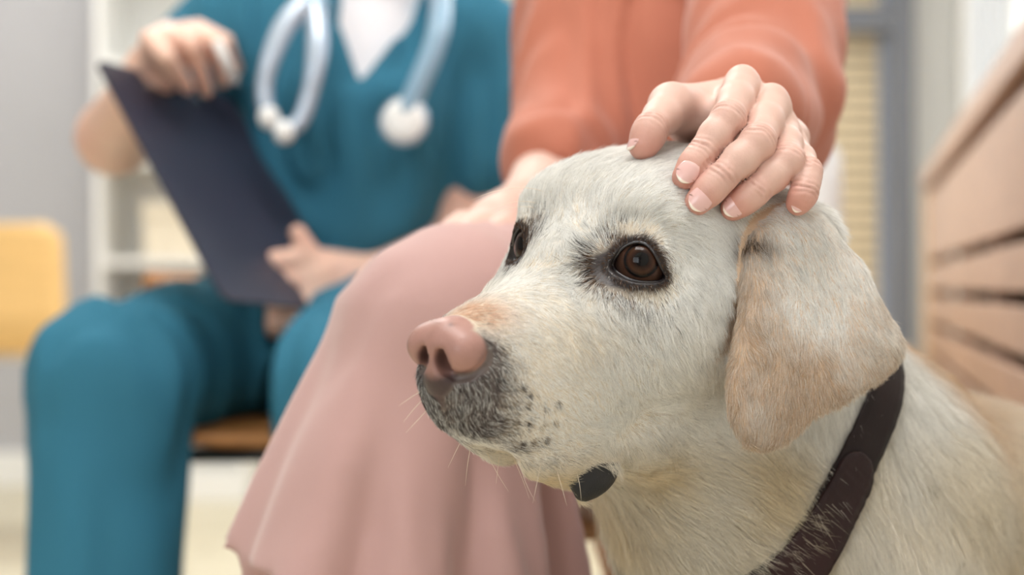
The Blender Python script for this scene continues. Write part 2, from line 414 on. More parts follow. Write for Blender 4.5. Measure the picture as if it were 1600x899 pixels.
def coat(P, seed=3):
    "hair colour and length/dark fraction at P"
    H, Hm, m, head = masks(P); n = len(P)
    rs = np.random.RandomState(seed); u = rs.rand(n)
    nz = vnoise(P, .35, 5, 1); nz2 = vnoise(P, 1.3, 9, 2)
    col = COL_cream[None]*(1+.0*nz[:, None]); col = np.repeat(col, n, 0) if len(col) == 1 else col
    mixc = lambda a, c, w: a*(1-w[:, None])+c*w[:, None]
    w_white = head*np.clip(.55+.6*nz+.5*sstep(-9, -3, H[:, 2])*0, 0, 1)
    col = mixc(col, COL_white, w_white*.6)
    col = mixc(col, COL_beige, np.clip(sstep(-7.3, -10.5, H[:, 2])*(.7+.5*nz), 0, .9)*(1-.6*sstep(-8, -11, H[:, 0])))  # beige throat: own tint, deepened to paint in the shadow below the ear
    col = mixc(col, COL_beige, np.clip(.25*blob(Hm, (4.5, 2.6, -3.2), (2.0, 2, 1.6))+.2*blob(Hm, (-2, 5, -5), (2.5, 3, 2.5)), 0, 1))
    tanb = np.clip(1.25*blob(H, (8.35, .2, -1.9), (1.5, 1.6, .75)), 0, 1); col = mixc(col, COL_or, tanb*(.45+.4*u))
    # ear: warm patches, stronger toward the hem
    q = e2d(P); we = (P-ep[0])@en; er = (polyd(q, EPOLY) < .35) & (np.abs(we-.9) < 1.6)
    hem = np.exp(-np.clip(-polyd(q, EPOLY), 0, 9)/.9)
    te = np.clip(.08+.6*vnoise(P, .33, 47, 1)+.22*nz2+.5*hem+.35*sstep(3.5, 6.5, q[:, 1])-.5*sstep(4.2, .8, q[:, 1]), 0, .85)*er
    te = np.where(er, te*.8+.8*(rs.rand(n)-.45)*(te+.22), te); col = mixc(col, COL_tan*.9, np.clip(te, 0, .95)*er)
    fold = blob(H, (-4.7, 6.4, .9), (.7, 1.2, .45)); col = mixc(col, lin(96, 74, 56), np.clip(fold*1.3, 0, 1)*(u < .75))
    col = mixc(col, COL_tan, blob(H, (-4.9, 6.6, -.4), (.35, 1.2, 1.1))*.7)
    # back tan along the top; the beige low on the body paints in shade
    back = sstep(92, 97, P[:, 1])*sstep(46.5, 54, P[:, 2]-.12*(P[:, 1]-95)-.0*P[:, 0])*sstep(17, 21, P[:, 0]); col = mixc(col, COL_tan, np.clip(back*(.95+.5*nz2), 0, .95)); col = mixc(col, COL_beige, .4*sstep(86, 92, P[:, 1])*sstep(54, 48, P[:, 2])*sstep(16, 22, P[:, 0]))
    # pigment spots
    dk = .85*blob(Hm, (9.1, 2.35, -3.3), (.75, 1.0, .9))+1.1*blob(Hm, (9.9, 1.3, -5.0), (1.1, 1.15, .8))+1.05*blob(Hm, (9.4, .6, -6.0), (1.3, 1.1, 1.0))+.8*blob(Hm, (8.6, 1.6, -6.9), (1.3, 1.0, .75))+.55*blob(Hm, (7.0, 2.0, -7.9), (1.3, 1.0, .4))+.35*blob(Hm, (8.6, 1.9, -4.8), (1.1, 1.2, 1.2))
    dk = dk+.25*blob(Hm, (5.2, 2.3, -8.7), (1.6, 1.2, .35))
    ed = m['eye']; canth = blob(Hm, (1.3, 2.4, -.5), (.9, 1.15, 1.0))
    dk = dk+1.15*np.exp(-(np.clip(ed, 0, 9)/.30)**2)+1.5*canth+.6*blob(Hm, (.7, 2.5, 1.1), (.5, .55, .5))+.3*blob(Hm, (1.0, 3.4, -1.7), (.9, 1.2, .6))+.1*blob(Hm, (0, 3.2, -2), (2.0, 2, 1.6))
    dk = dk+.38*blob(Hm, (8.9, 1.6, -5.4), (1.7, 1.5, 1.9))+.5*blob(Hm, (9.3, 2.1, -3.0), (.7, .6, .8))
    wdots = np.zeros(n)
    for wx, wy, wz in WHD: wdots = wdots+1.6*np.exp(-(((H-np.array([wx, wy, wz]))**2).sum(1))/.016)
    coat.dk = dk; dark = u < np.clip(wdots, 0, .95)+np.where(ed < 1.5, np.clip(dk, 0, .97), np.clip(dk*.8, 0, .70))
    dk2 = COL_dark[None]*(.6+.9*rs.rand(n)[:, None])*np.where(ed < 1.5, 1.0, 1.5)[:, None]
    warm = (rs.rand(n) < .3)&(ed < 1); dk2 = np.where(warm[:, None], lin(120, 84, 52)[None], dk2)
    col = np.where(dark[:, None], dk2, col*(1-.42*(rs.rand(n)[:, None]**3)+.05*nz[:, None]+.10*np.clip(vnoise(P, 4.5, 15, 1), -1, 0)[:, None]))
    L = .40+.39*sstep(7, 0, H[:, 0])                                  # length
    L = L+.25*sstep(0, -6, H[:, 0]); 
    neck = sstep(-7.5, -12, H[:, 2])*sstep(1.5, -2.5, H[:, 0]); L = L+1.0*np.maximum(neck, sstep(10, 16, np.linalg.norm(H-np.array([-1, 0, -2]), axis=1))*(~er))
    L = np.where(er, .6, L)
    L = L*(.34+.66*sstep(.1, 1.2, ed))*(.8+.2*sstep(9.6, 8.0, H[:, 0]))
    L = L*np.where(dark & (ed < 1.5), .95, 1)
    if COLLAR is not None:
        q = P-COLLAR[0]; o_ = q@COLLAR[1]; inb = (np.linalg.norm(q, axis=1) < 16)
        under = inb & (o_ > -.95) & (o_ < 1.25)
    else: under = np.zeros(n, bool)
    bald = under | (m['nose'] > .3) | (m['flap'] > .28) | (ed < .03)
    lift = np.where(er, .15, .17+.2*np.clip(neck, 0, 1)); return col, L, bald, lift, er, dark
def grow(name, V, F, N, dens_fn, parent, seed=1, npt=5, radius=.006, keep=None):
    rs = np.random.RandomState(seed)
    Fc = V[F].mean(1); A = .5*np.linalg.norm(np.cross(V[F[:, 2]]-V[F[:, 0]], V[F[:, 3]]-V[F[:, 1]]), axis=1)
    Fn_ = np.cross(V[F[:, 2]]-V[F[:, 0]], V[F[:, 3]]-V[F[:, 1]]); Fn_ /= np.maximum(np.linalg.norm(Fn_, axis=1), 1e-9)[:, None]
    _, _, m_, _ = masks(Fc); lam = A*dens_fn(Fc, Fn_)*(1+.5*(np.abs((Fc-ear_c)@en) < 3.5)*(np.linalg.norm(Fc-ear_c, axis=1) < 8)+2.2*np.exp(-(np.clip(m_['eye'], 0, 9)/.9)**2)); cnt = rs.poisson(lam); fi = np.repeat(np.arange(len(F)), cnt); n = len(fi)
    a = rs.rand(n, 1); b = rs.rand(n, 1); Q = V[F[fi]]; R = (Q[:, 0]*(1-a)+Q[:, 1]*a)*(1-b)+(Q[:, 3]*(1-a)+Q[:, 2]*a)*b
    Nn = N[F[fi]].mean(1); Nn /= np.linalg.norm(Nn, axis=1)[:, None]
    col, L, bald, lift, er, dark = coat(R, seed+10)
    k = ~bald; R, Nn, col, L, lift, er, dark = [x[k] for x in (R, Nn, col, L, lift, er, dark)]; n = len(R)
    Pg, Dg = fur_guides()
    D = np.zeros((n, 3)); Wt = np.zeros(n)
    for p, d in zip(Pg, Dg):
        w = 1/(((R-p)**2).sum(1)+.25)**1.6; D += w[:, None]*d; Wt += w
    D /= Wt[:, None]
    for sc, am, sd in ((.5, .25, 21), (1.6, .28, 22), (5.0, .22, 23)):
        D += am*np.stack([vnoise(R, sc, sd+7*i, 1) for i in range(3)], 1)
    D += rs.normal(0, .11, (n, 3))
    D -= Nn*(D*Nn).sum(1)[:, None]; D /= np.maximum(np.linalg.norm(D, axis=1), 1e-6)[:, None]
    lf = lift*(.7+.6*rs.rand(n)); L = L*(.6+.7*rs.rand(n))
    long_ = rs.rand(n) < .03; lf = np.where(long_, lf*1.7, lf)
    t = np.linspace(0, 1, npt)[None, :, None]
    curl = np.stack([vnoise(R, 2.2, 40+i, 1) for i in range(3)], 1)*.16; curl -= Nn*np.minimum((curl*Nn).sum(1), 0)[:, None]
    up = Nn[:, None, :]*(lf*L)[:, None, None]*(t*1.25-.55*t**2)
    Pt = R[:, None]-.03*Nn[:, None]+D[:, None]*L[:, None, None]*(t-.06*t**2)+up+curl[:, None]*(L[:, None, None]*t**2)
    rad = radius*(.75+.5*rs.rand(n))[:, None]*np.array([1, .95, .8, .55, .12])[None, :npt]*np.where(L > 1.2, 1.25, np.where(L < .42, .8, 1))[:, None]
    cu = bpy.data.hair_curves.new(name); cu.add_curves([npt]*n)
    og = ploc(parent)*100
    cu.attributes['position'].data.foreach_set('vector', (((Pt-og)/100).astype(np.float32)).ravel())
    ra = cu.attributes.get('radius') or cu.attributes.new('radius', 'FLOAT', 'POINT')
    ra.data.foreach_set('value', (rad/100).astype(np.float32).ravel())
    ca = cu.attributes.new('tint', 'FLOAT_COLOR', 'CURVE')
    ca.data.foreach_set('color', np.concatenate([col, np.ones((n, 1))], 1).astype(np.float32).ravel())
    o = bpy.data.objects.new(name, cu); C.objects.link(o); o.parent = parent
    print(name, n)
    o['kind'] = 'stuff'
    return o
def hair_mat(name):
    m = bpy.data.materials.new(name); m.use_nodes = True; nt = m.node_tree; b = nt.nodes['Principled BSDF']
    a = nt.nodes.new('ShaderNodeAttribute'); a.attribute_name = 'tint'
    nt.links.new(a.outputs['Color'], b.inputs['Base Color']); b.inputs['Roughness'].default_value = .55; b.inputs['Specular IOR Level'].default_value = .25
    tr = nt.nodes.new('ShaderNodeBsdfTranslucent'); nt.links.new(a.outputs['Color'], tr.inputs['Color'])
    mx = nt.nodes.new('ShaderNodeMixShader'); mx.inputs[0].default_value = .22
    nt.links.new(b.outputs[0], mx.inputs[1]); nt.links.new(tr.outputs[0], mx.inputs[2])
    nt.links.new(mx.outputs[0], nt.nodes['Material Output'].inputs[0]); return m
WHP = [(782,631),(800,628),(820,629),(845,634),(866,626),(825,612),(812,604),(780,657),(800,659),(820,660),(842,661),(862,657),(796,684),(812,687),(830,688),(850,683),(770,600)]
WHD = [tuple(toH(march(x, y, f_dog.ev)[None])[0]) for x, y in WHP]

# ------------------------------------------------------------------ WOMAN: body (one continuous surface)
HANDJ = {  # joints seen in the frame: knuckle, middle joint, end joint, tip with depth, radius
 'index':  [(1160, 133, 84.2, .98), (1138, 186, 80.7, .84), (1098, 238, 79.9, .74), (1070, 277, 79.4, .66)],
 'middle': [(1206, 163, 84.0, .98), (1184, 223, 79.9, .86), (1128, 277, 79.1, .76), (1090, 316, 79.0, .68)],
 'ring':   [(1222, 202, 84.3, .92), (1232, 252, 80.3, .80), (1181, 299, 79.6, .71), (1145, 326, 79.8, .64)],
 'little': [(1240, 230, 84.4, .78), (1262, 268, 80.6, .67), (1258, 300, 79.8, .61), (1246, 320, 80.0, .54)],
 'thumb':  [(1050, 166, 85.0, 1.0), (1018, 200, 82.2, .86), (1004, 230, 81.9, .70)]}
HANDJ = {k: [(a, b, c, d*.94) for a, b, c, d in v] for k, v in HANDJ.items()}
def jw(j): return W(j[0], j[1], j[2])
def hand_field(f):
    wr = [W(1120, 186, 92.5), W(1150, 184, 93), W(1178, 192, 93)]
    for nme, js in HANDJ.items():
        p = [jw(j) for j in js]
        g = Field()
        for i, (a, b, ja, jb) in enumerate(zip(p[:-1], p[1:], js[:-1], js[1:])):
            g.add(Cone(a, b, ja[3]*.97, jb[3]*.97), .3)
            if i > 0 or nme == 'thumb': g.add(Ell((a+b)/2, (ja[3]*.93,)*3), .5)
        if nme != 'thumb':
            m = p[0]*.5+p[1]*.5; g.add(Ell(m, (.80, .80, .80) if nme != 'little' else (.66,)*3), .5)
            g.add(Ell(p[1]+[0, -.06, .06], np.array([1, 1, 1])*js[1][3]), .3)
        f.add(Fn(g.ev, sum(p)/len(p), 5.0), .015)
    mc = [jw(HANDJ[k][0]) for k in ('index', 'middle', 'ring', 'little')]
    dn = np.array([0, .25, -.45])
    for p, w_, r in zip(mc, (wr[0], wr[1], wr[1], wr[2]), (.98, .98, .95, .85)):
        f.add(Cone(p+dn, w_, r, 1.5), .5)
    f.add(Cone(mc[0]+[0, .6, -1.2], mc[3]+[0, .8, -.8], 1.0, .95), .7)
    f.add(Cone(jw(HANDJ['thumb'][0]), wr[0]+[.6, 1, -.8], 1.15, 1.7), .6)
    f.add(Cone(jw(HANDJ['thumb'][0])+[.6, .8, -.2], mc[0]+[-.3, 1.2, -1.5], .8, .8), .7)
    f.add(Cone(jw(HANDJ['thumb'][0])+[0, .3, 0], W(1118, 160, 88.5), .98, 1.15), .5)
    f.add(Ell(W(1110, 190, 88.5), (2.3, 2.6, 1.3)), .8); f.add(Ell(W(1190, 215, 87.5), (2.4, 3.0, 1.3)), .8)
    f.add(Cone(wr[0]+[.5, 0, 0], wr[2]+[-.6, 0, 0], 1.7, 1.7), .8)
    f.add(Cone(wr[1], W(1190, 158, 112), 2.1, 2.9), 1.2)
    for p, r in zip(mc, (.62, .66, .58, .5)): f.add(Ell(p+[0, .15, .38], (r, .8, r)), .35)
    return f
NAILS = {  # centre px, depth, long axis px (towards the free edge), radii (half length, half width)
 'index': ((1066, 280), 78.75, (-.62, .78), (.60, .50)), 'middle': ((1087, 321), 78.30, (-.66, .75), (.62, .54)),
 'ring': ((1141, 327), 79.15, (-.72, .69), (.58, .50)), 'little': ((1246, 325), 79.45, (-.42, .9), (.46, .36)), 'thumb': ((1000, 228), 81.55, (-.45, .9), (.62, .46))}
def nail_patch(key):
    (px, py), Y, (dx, dy), (rl, rw) = NAILS[key]
    j = HANDJ[key]; tip = jw(j[-1]); r = j[-1][3]; dip = jw(j[-2])
    ax = nrm(nrm(tip-dip)*.6+nrm([dx, 0, -dy])*.4)
    c = W(px, py, Y); n = c-tip; n = nrm(n-ax*(n@ax)) if key != 'thumb' else nrm(np.array([-.75, -.3, .45])-ax*(np.array([-.75, -.3, .45])@ax))
    s = np.cross(ax, n); V = []; T = []; F = []; nu, nv = 17, 13
    c = tip+n*(r*.93)-ax*.12
    for layer in (0, 1):
        for i in range(nu):
            for k in range(nv):
                u = i/(nu-1)*2-1; v = k/(nv-1)*2-1
                wl = (1-abs(u)**3*.5) if u > 0 else (1-abs(u)**2.4*.6)
                a = v*rw/r*1.05*wl
                rr = r*.99+.085-.05*layer
                p = c-n*(r*.93)+n*math.cos(a)*rr+s*math.sin(a)*rr+ax*(u*rl*(1 if u < 0 else 1.0)+.22*abs(u)*0)
                p = p-n*(.05*max(u, 0)**2*rl+.05*u*u)-n*(.06 if layer else 0)-ax*(v*v*.12*(1 if u > .3 else -.3))
                V.append(p); T.append(u)
    q = lambda l, i, k: l*nu*nv+i*nv+k
    for i in range(nu-1):
        for k in range(nv-1):
            F.append((q(0, i, k), q(0, i, k+1), q(0, i+1, k+1), q(0, i+1, k))); F.append((q(1, i, k), q(1, i+1, k), q(1, i+1, k+1), q(1, i, k+1)))
    for i in range(nu-1): F.append((q(0, i, 0), q(0, i+1, 0), q(1, i+1, 0), q(1, i, 0))); F.append((q(0, i, nv-1), q(1, i, nv-1), q(1, i+1, nv-1), q(0, i+1, nv-1)))
    for k in range(nv-1): F.append((q(0, 0, k), q(1, 0, k), q(1, 0, k+1), q(0, 0, k+1))); F.append((q(0, nu-1, k), q(0, nu-1, k+1), q(1, nu-1, k+1), q(1, nu-1, k)))
    T = np.array(T); w = sstep(.74, .84, T-.0*T)[:, None]
    lun = (sstep(-.5, -.8, T)*.5)[:, None]
    col = (lin(222, 178, 172)*(1-lun)+lin(240, 205, 198)*lun)*(1-w)+lin(250, 236, 222)*w
    return np.array(V), np.array(F), col
WRINKLE = [('index', 1), ('index', 2), ('middle', 1), ('middle', 2), ('ring', 1), ('ring', 2), ('little', 1), ('little', 2), ('thumb', 1)]
def hand_detail(V, N):
    d = np.zeros(len(V))
    for k, i in WRINKLE:
        js = HANDJ[k]; p = jw(js[i]); ax = nrm(jw(js[min(i+1, len(js)-1)])-jw(js[i-1])); q = V-p
        t = q@ax+.10*vnoise(V, 2.0, 3, 1); rad = np.linalg.norm(q-np.outer(q@ax, ax), axis=1)
        near = np.exp(-(t/.36)**2)*(rad < js[i][3]*1.5)
        dors = sstep(-.2, .5, (q@nrm([.1, -.75, .6]))/js[i][3])
        d -= near*dors*.042*(1+np.cos(2*math.pi*t/.27))*(.6+.8*(vnoise(V, 3.0, 8, 1)+.4))
    return V+N*d[:, None]
def hand_cols(V):
    base = np.repeat(lin(214, 178, 164)[None], len(V), 0); red = lin(196, 118, 102)
    w = np.zeros(len(V))
    for k, js in HANDJ.items():
        for i, a in ((1, .5), (2, .45), (3, .75)):
            if i < len(js): p = jw(js[i]); w = np.maximum(w, a*np.exp(-(np.linalg.norm(V-p, axis=1)/(1.15 if i == 3 else .75))**2))
            elif k == 'thumb': w = np.maximum(w, .65*np.exp(-(np.linalg.norm(V-jw(js[-1]), axis=1)/1.2)**2))
    w = np.clip(w+.10*vnoise(V, 1.1, 12, 3), 0, 1)[:, None]
    return base*(1-w)+red*w
def person_head(f, c, R, s=1.0):
    "head (chin to crown about 22 cm) centred at c, R columns: forward, left, up"
    g = lambda x, y, z: c+R@np.array([x, y, z])*s
    f.add(Ell(g(-1.2, 0, 2.6), np.array((9.3, 7.4, 8.6))*s, R), 1)
    f.add(Ell(g(2.6, 0, -4.4), np.array((5.6, 5.4, 6.6))*s, R), 3.0)
    f.add(Cone(g(5.2, 0, -9.3), g(4.8, 0, -8.9), 1.9*s, 2.0*s), 2.0)
    f.add(Cone(g(8.0, 0, .6), g(9.6, 0, -2.4), .7*s, 1.05*s), .8)              # nose
    for e in (1, -1):
        f.add(Ell(g(8.1, e*3.1, .6), np.array((1.2, 1.6, 1.0))*s, R), .6, 's')
        f.add(Ell(g(6.7, e*3.1, .5), np.array((1.25, 1.25, 1.25))*s, R), .2)
        f.add(Ell(g(-.4, e*7.3, -.8), np.array((1.9, .7, 3.1))*s, R), .6)
        f.add(Cone(g(8.2, e*1.6, 1.9), g(7.4, e*4.6, 2.0), .5*s, .4*s), .6)
    f.add(Ell(g(7.6, 0, -5.3), np.array((.9, 2.4, .55))*s, R), .4); f.add(Ell(g(7.5, 0, -6.4), np.array((.9, 2.0, .6))*s, R), .4)
def frame_axes(fwd):
    F_ = nrm(fwd); L_ = nrm(np.cross([0, 0, 1], F_)); return np.stack([F_, L_, np.cross(F_, L_)], 1)
# ---- woman
SH_W = dict(pel=np.array([9, 139, 52.]), chest=np.array([13, 146, 84.]), neck=np.array([13, 145, 99.]), sl=np.array([21, 139, 91.]), sr=np.array([6.5, 148, 91.]))
ELB_L = W(1192, 158, 113); ELB_R = W(893, 200, 134); WRI_R = W(838, 320, 122)
def woman_field():
    f = Field(); hand_field(f); s = SH_W
    f.add(Cone(W(1190, 158, 112), s['sl'], 2.9, 4.4), 1.2)
    f.add(Cone(s['pel']+[0, 0, 6], s['chest'], 10, 10.5), 3); f.add(Cone(s['sl'], s['sr'], 5, 5), 3); f.add(Cone(s['chest']+[0, 0, 8], s['neck']+[0, 0, 4], 5.4, 5.2), 3)
    f.add(Cone(s['sr'], ELB_R, 4.4, 3.6), 1.5); f.add(Cone(ELB_R, WRI_R, 3.4, 2.5), 1.2)
    # resting right hand on the lap
    f.add(Cone(WRI_R, WRI_R+[-2.4, -6.0, -2.0], 2.3, 2.6), 1.0)
    kn = WRI_R+np.array([-2.4, -6.0, -2.0])
    for i, (dx, dz) in enumerate(((-2.6, .4), (-1.0, .6), (.7, .5), (2.2, .1))):
        a = kn+[dx, -1.2, dz]; b = a+[-1.2, -3.2, -1.0]; c = b+[-.4, -2.0, -1.9]; e_ = c+[.3, -.4, -1.6]
        f.add(Cone(a, b, .95, .85), .3); f.add(Cone(b, c, .85, .75), .2); f.add(Cone(c, e_, .75, .65), .2)
    f.add(Cone(WRI_R+[1.5, -2, .3], WRI_R+[2.2, -5.8, -1.2], 1.2, .9), .6); f.add(Cone(WRI_R+[2.2, -5.8, -1.2], WRI_R+[1.2, -8.6, -2.0], .9, .75), .3)
    # legs: thighs forward, shins down, feet
    kl = W(690, 492, 104); kr = W(790, 545, 112); s2 = s['pel']
    f.add(Cone(s2+[-5, 0, 3], kl, 8.0, 4.8), 1.5); f.add(Cone(s2+[3, 0, 1], kr, 8.0, 5.0), 1.5)
    f.add(Cone(kl, kl+[-5, -3, -38], 4.7, 3.2), 1); f.add(Cone(kl+[-5, -3, -38], kl+[-14, -8, -42], 3.2, 2.4), 1.5)
    f.add(Cone(kr, [kr[0]-2, kr[1]+2, 9], 5.2, 3.2), 2); f.add(Cone([kr[0]-2, kr[1]+2, 6], [kr[0]-12, kr[1]-10, 2.8], 3.2, 2.4), 1.5)
    person_head(f, s['neck']+[-2, -2, 17], frame_axes([-.55, -.8, -.25]))
    return f
# ------------------------------------------------------------------ box / tube helpers (metres out, centimetres in)
def boxes(name, bl, mt, parent=None, origin=None, bev=0.0, kind=None):
    "bl: list of (x0,x1,y0,y1,z0,z1) or (8x3 corners); one mesh"
    V, F = [], []
    for b in bl:
        if len(b) == 6:
            x0, x1, y0, y1, z0, z1 = b
            c = [(x0, y0, z0), (x1, y0, z0), (x1, y1, z0), (x0, y1, z0), (x0, y0, z1), (x1, y0, z1), (x1, y1, z1), (x0, y1, z1)]
        else: c = b
        k = len(V); V += [tuple(p) for p in c]
        F += [(k, k+3, k+2, k+1), (k+4, k+5, k+6, k+7), (k, k+1, k+5, k+4), (k+1, k+2, k+6, k+5), (k+2, k+3, k+7, k+6), (k+3, k, k+4, k+7)]
    o = mesh(name, V, F, mt, parent, origin, smooth=False)
    if bev:
        m = o.modifiers.new('edge', 'BEVEL'); m.width = bev/100; m.segments = 2; m.limit_method = 'ANGLE'
    if kind: o['kind'] = kind
    return o
def obox(p, ax, ay, az):
    "corners of a box from corner p and three edge vectors"
    p, ax, ay, az = map(lambda v: np.asarray(v, float), (p, ax, ay, az))
    return [p, p+ax, p+ax+ay, p+ay, p+az, p+ax+az, p+ax+ay+az, p+ay+az]
def smooth_path(pts, n=8):
    P = [np.asarray(p, float) for p in pts]; P = [2*P[0]-P[1]]+P+[2*P[-1]-P[-2]]; out = []
    for i in range(1, len(P)-2):
        a, b, c, d = P[i-1:i+3]
        for t in np.arange(n)/n: out.append(.5*((2*b)+(-a+c)*t+(2*a-5*b+4*c-d)*t*t+(-a+3*b-3*c+d)*t**3))
    out.append(P[-2]); return np.array(out)
def tube(name, pts, r, mt, parent=None, origin=None, seg=12, path=True, cap=True):
    P = smooth_path(pts) if path else np.array(pts, float); n = len(P); rr = np.full(n, r, float) if np.isscalar(r) else np.interp(np.linspace(0, 1, n), np.linspace(0, 1, len(r)), r)
    T = np.gradient(P, axis=0); T /= np.linalg.norm(T, axis=1)[:, None]; u = np.cross(T[0], [0, 0, 1]); u = nrm(u) if np.linalg.norm(u) > .1 else np.array([1., 0, 0])
    V = []; F = []
    for i in range(n):
        u = nrm(u-T[i]*(u@T[i])); v = np.cross(T[i], u)
        for k in range(seg):
            a = 2*math.pi*k/seg; V.append(P[i]+rr[i]*(math.cos(a)*u+math.sin(a)*v))
    for i in range(n-1):
        for k in range(seg):
            k2 = (k+1) % seg; F.append((i*seg+k, i*seg+k2, (i+1)*seg+k2, (i+1)*seg+k))
    if cap: F.append(tuple(range(seg))[::-1]); F.append(tuple((n-1)*seg+k for k in range(seg)))
    return mesh(name, V, F, mt, parent, origin)
# ------------------------------------------------------------------ ROOM
M_wall = mat('grey_wall', lin(184, 184, 188), .9, .1, noise=(3, .02)); M_wall2 = mat('light_wall', lin(222, 218, 210), .9, .1, noise=(3, .02))
M_white = mat('white_paint', lin(240, 240, 238), .5, .3, noise=(4, .01)); M_frame = mat('grey_frame', lin(122, 126, 136), .4, .4, noise=(5, .02))
M_blind = mat('bamboo_blind', lin(240, 222, 190), .6, .2, noise=(20, .06), wood=(1, 8, 8))
M_oak = mat('oak', lin(174, 136, 114), .5, .3, noise=(9, .12), wood=(6, .6, 6)); M_ply = mat('birch_ply', lin(238, 196, 132), .45, .3, noise=(7, .06), wood=(1, 1, 8))
M_dkwood = mat('walnut_seat', lin(170, 116, 66), .5, .3, noise=(8, .12), wood=(8, 1, 8)); M_metal = mat('dark_metal', lin(70, 76, 84), .35, .5, metal=.6)
M_glass = bpy.data.materials.new('window_glass'); M_glass.use_nodes = True
_b = M_glass.node_tree.nodes['Principled BSDF']; _b.inputs['Transmission Weight'].default_value = 1; _b.inputs['Roughness'].default_value = 0; _b.inputs['IOR'].default_value = 1.05; _b.inputs['Base Color'].default_value = (.98, .99, 1, 1)
def floor_mat():
    m = mat('floor_boards', lin(216, 208, 184), .35, .35, noise=(5, .05), wood=(1, .12, 1)); nt = m.node_tree
    br = nt.nodes.new('ShaderNodeTexBrick'); br.inputs['Scale'].default_value = 1; br.inputs['Brick Width'].default_value = 1.4; br.inputs['Row Height'].default_value = .16
    br.inputs['Mortar Size'].default_value = .003; br.inputs['Color1'].default_value = (1, 1, 1, 1); br.inputs['Color2'].default_value = (.90, .89, .87, 1); br.inputs['Mortar'].default_value = (.55, .5, .45, 1)
    tc = nt.nodes.new('ShaderNodeTexCoord'); nt.links.new(tc.outputs['Object'], br.inputs['Vector'])
    b = nt.nodes['Principled BSDF']; src = b.inputs['Base Color'].links[0].from_socket
    mx = nt.nodes.new('ShaderNodeVectorMath'); mx.operation = 'MULTIPLY'; nt.links.new(src, mx.inputs[0]); nt.links.new(br.outputs['Color'], mx.inputs[1]); nt.links.new(mx.outputs[0], b.inputs['Base Color'])
    return m
boxes('floor', [(-330, 180, -262, 530, -4, 0)], floor_mat(), kind='structure')
YB = 516
# back wall with the tall window opening between X -18 and 113
WX0, WX1 = -20, 113
boxes('wall_back', [(-122, WX0, YB, YB+12, 0, 270), (WX0, WX1, YB, YB+12, 232, 270), (WX0, WX1, YB, YB+12, 0, 4), ], M_wall2, kind='structure')
boxes('wall_back', [(WX1+6, 160, YB, YB+12, 0, 270)], M_white, kind='structure')  # strip coloured lighter to stand in for daylight on the wall
boxes('wall_left', [(-330, -119, YB-2, YB+12, 0, 270), (-122, -119, YB-9, YB-2, 0, 270)], M_wall, kind='structure')
boxes('baseboard_left', [(-330, -122, YB-3.6, YB-2, 0, 10.6)], M_white, bev=.3, kind='structure')
boxes('baseboard_back', [(-119, WX0, YB-1.8, YB, 0, 10.6)], M_white, bev=.3, kind='structure')
boxes('ceiling', [(-330, 180, -262, 530, 270, 276)], M_white, kind='structure')
boxes('wall_far_left', [(-342, -330, -262, 530, 0, 270)], M_wall, kind='structure')
boxes('wall_front', [(-330, -250, -262, -250, 0, 270), (-50, 180, -262, -250, 0, 270), (-250, -50, -262, -250, 0, 90), (-250, -50, -262, -250, 215, 270)], M_wall, kind='structure')
w3 = boxes('window_3', [(-250, -50, -260, -252, 90, 95), (-250, -50, -260, -252, 210, 215), (-250, -245, -260, -252, 95, 210), (-55, -50, -260, -252, 95, 210), (-152, -148, -260, -252, 95, 210)], M_white, bev=.3, kind='structure')
boxes('window_pane', [(-245, -55, -257, -256.4, 95, 210)], M_glass, w3)
# window_1: grey frame, bars, blind
fr = boxes('window_1', [(WX0, WX0+5, YB-8, YB+8, 4, 232), (WX1-1, WX1+6, YB-12, YB+8, 0, 236), (WX0, WX1, YB-8, YB+8, 4, 9), (WX0, WX1, YB-12, YB+8, 136, 143)], M_frame, bev=.4, kind='structure')
boxes('window_pane', [(WX0+5, WX1-2, YB+3, YB+3.6, 9, 232)], M_glass, fr)
sl = []
for k in range(55):
    z = 10.5+k*4.0
    if z > 229 or 134.5 < z < 143.5: continue
    sl.append(obox([WX0+6, YB-3.4, z-1.7], [WX1-WX0-9, 0, 0], [0, .15, 0], [0, .9, 3.25]))
boxes('blind', sl, M_blind, fr)
boxes('added_backing', [(WX0+5.5, WX1-2.5, YB-.8, YB-.6, 9.2, 231)], mat('gap_line_tone', lin(150, 140, 120), .8, .1), fr)  # added backing sheet, toned to draw dark lines between the slats
tube('blind_cord', [(WX0+40, YB-3, 228), (WX0+40, YB-3, 20)], .18, M_white, fr, path=False)
# right wall runs away to the back, its window above a slatted wooden cover
RD = nrm([.1965, 1, 0]); RN = nrm([-1, .1965, 0])
def RW(y, off, z): return np.array([60+(y-200)*.1965, y, z])-RN*off
def rbox(y0, y1, o0, o1, z0, z1): return obox(RW(y0, o0, z0), RW(y1, o0, z0)-RW(y0, o0, z0), RW(y0, o1, z0)-RW(y0, o0, z0), [0, 0, z1-z0])
boxes('wall_right', [rbox(-262, 530, 12, 24, 0, 92), rbox(-262, 530, 12, 24, 215, 270), rbox(455, 530, 12, 24, 92, 215), rbox(-262, 150, 12, 24, 92, 215)], M_white, kind='structure')
w2 = boxes('window_2', [rbox(150, 455, 12, 22, 92, 98), rbox(150, 455, 12, 22, 209, 215), rbox(150, 156, 12, 22, 98, 209), rbox(447, 455, 10, 22, 98, 209), rbox(330, 341, 12, 20, 98, 209), rbox(240, 246, 12, 20, 98, 209)], M_white, bev=.4, kind='structure')
boxes('window_pane', [rbox(156, 447, 16, 16.6, 98, 209)], M_glass, w2)
boxes('window_sill', [rbox(150, 455, 4, 12, 90.2, 92)], M_white, w2)
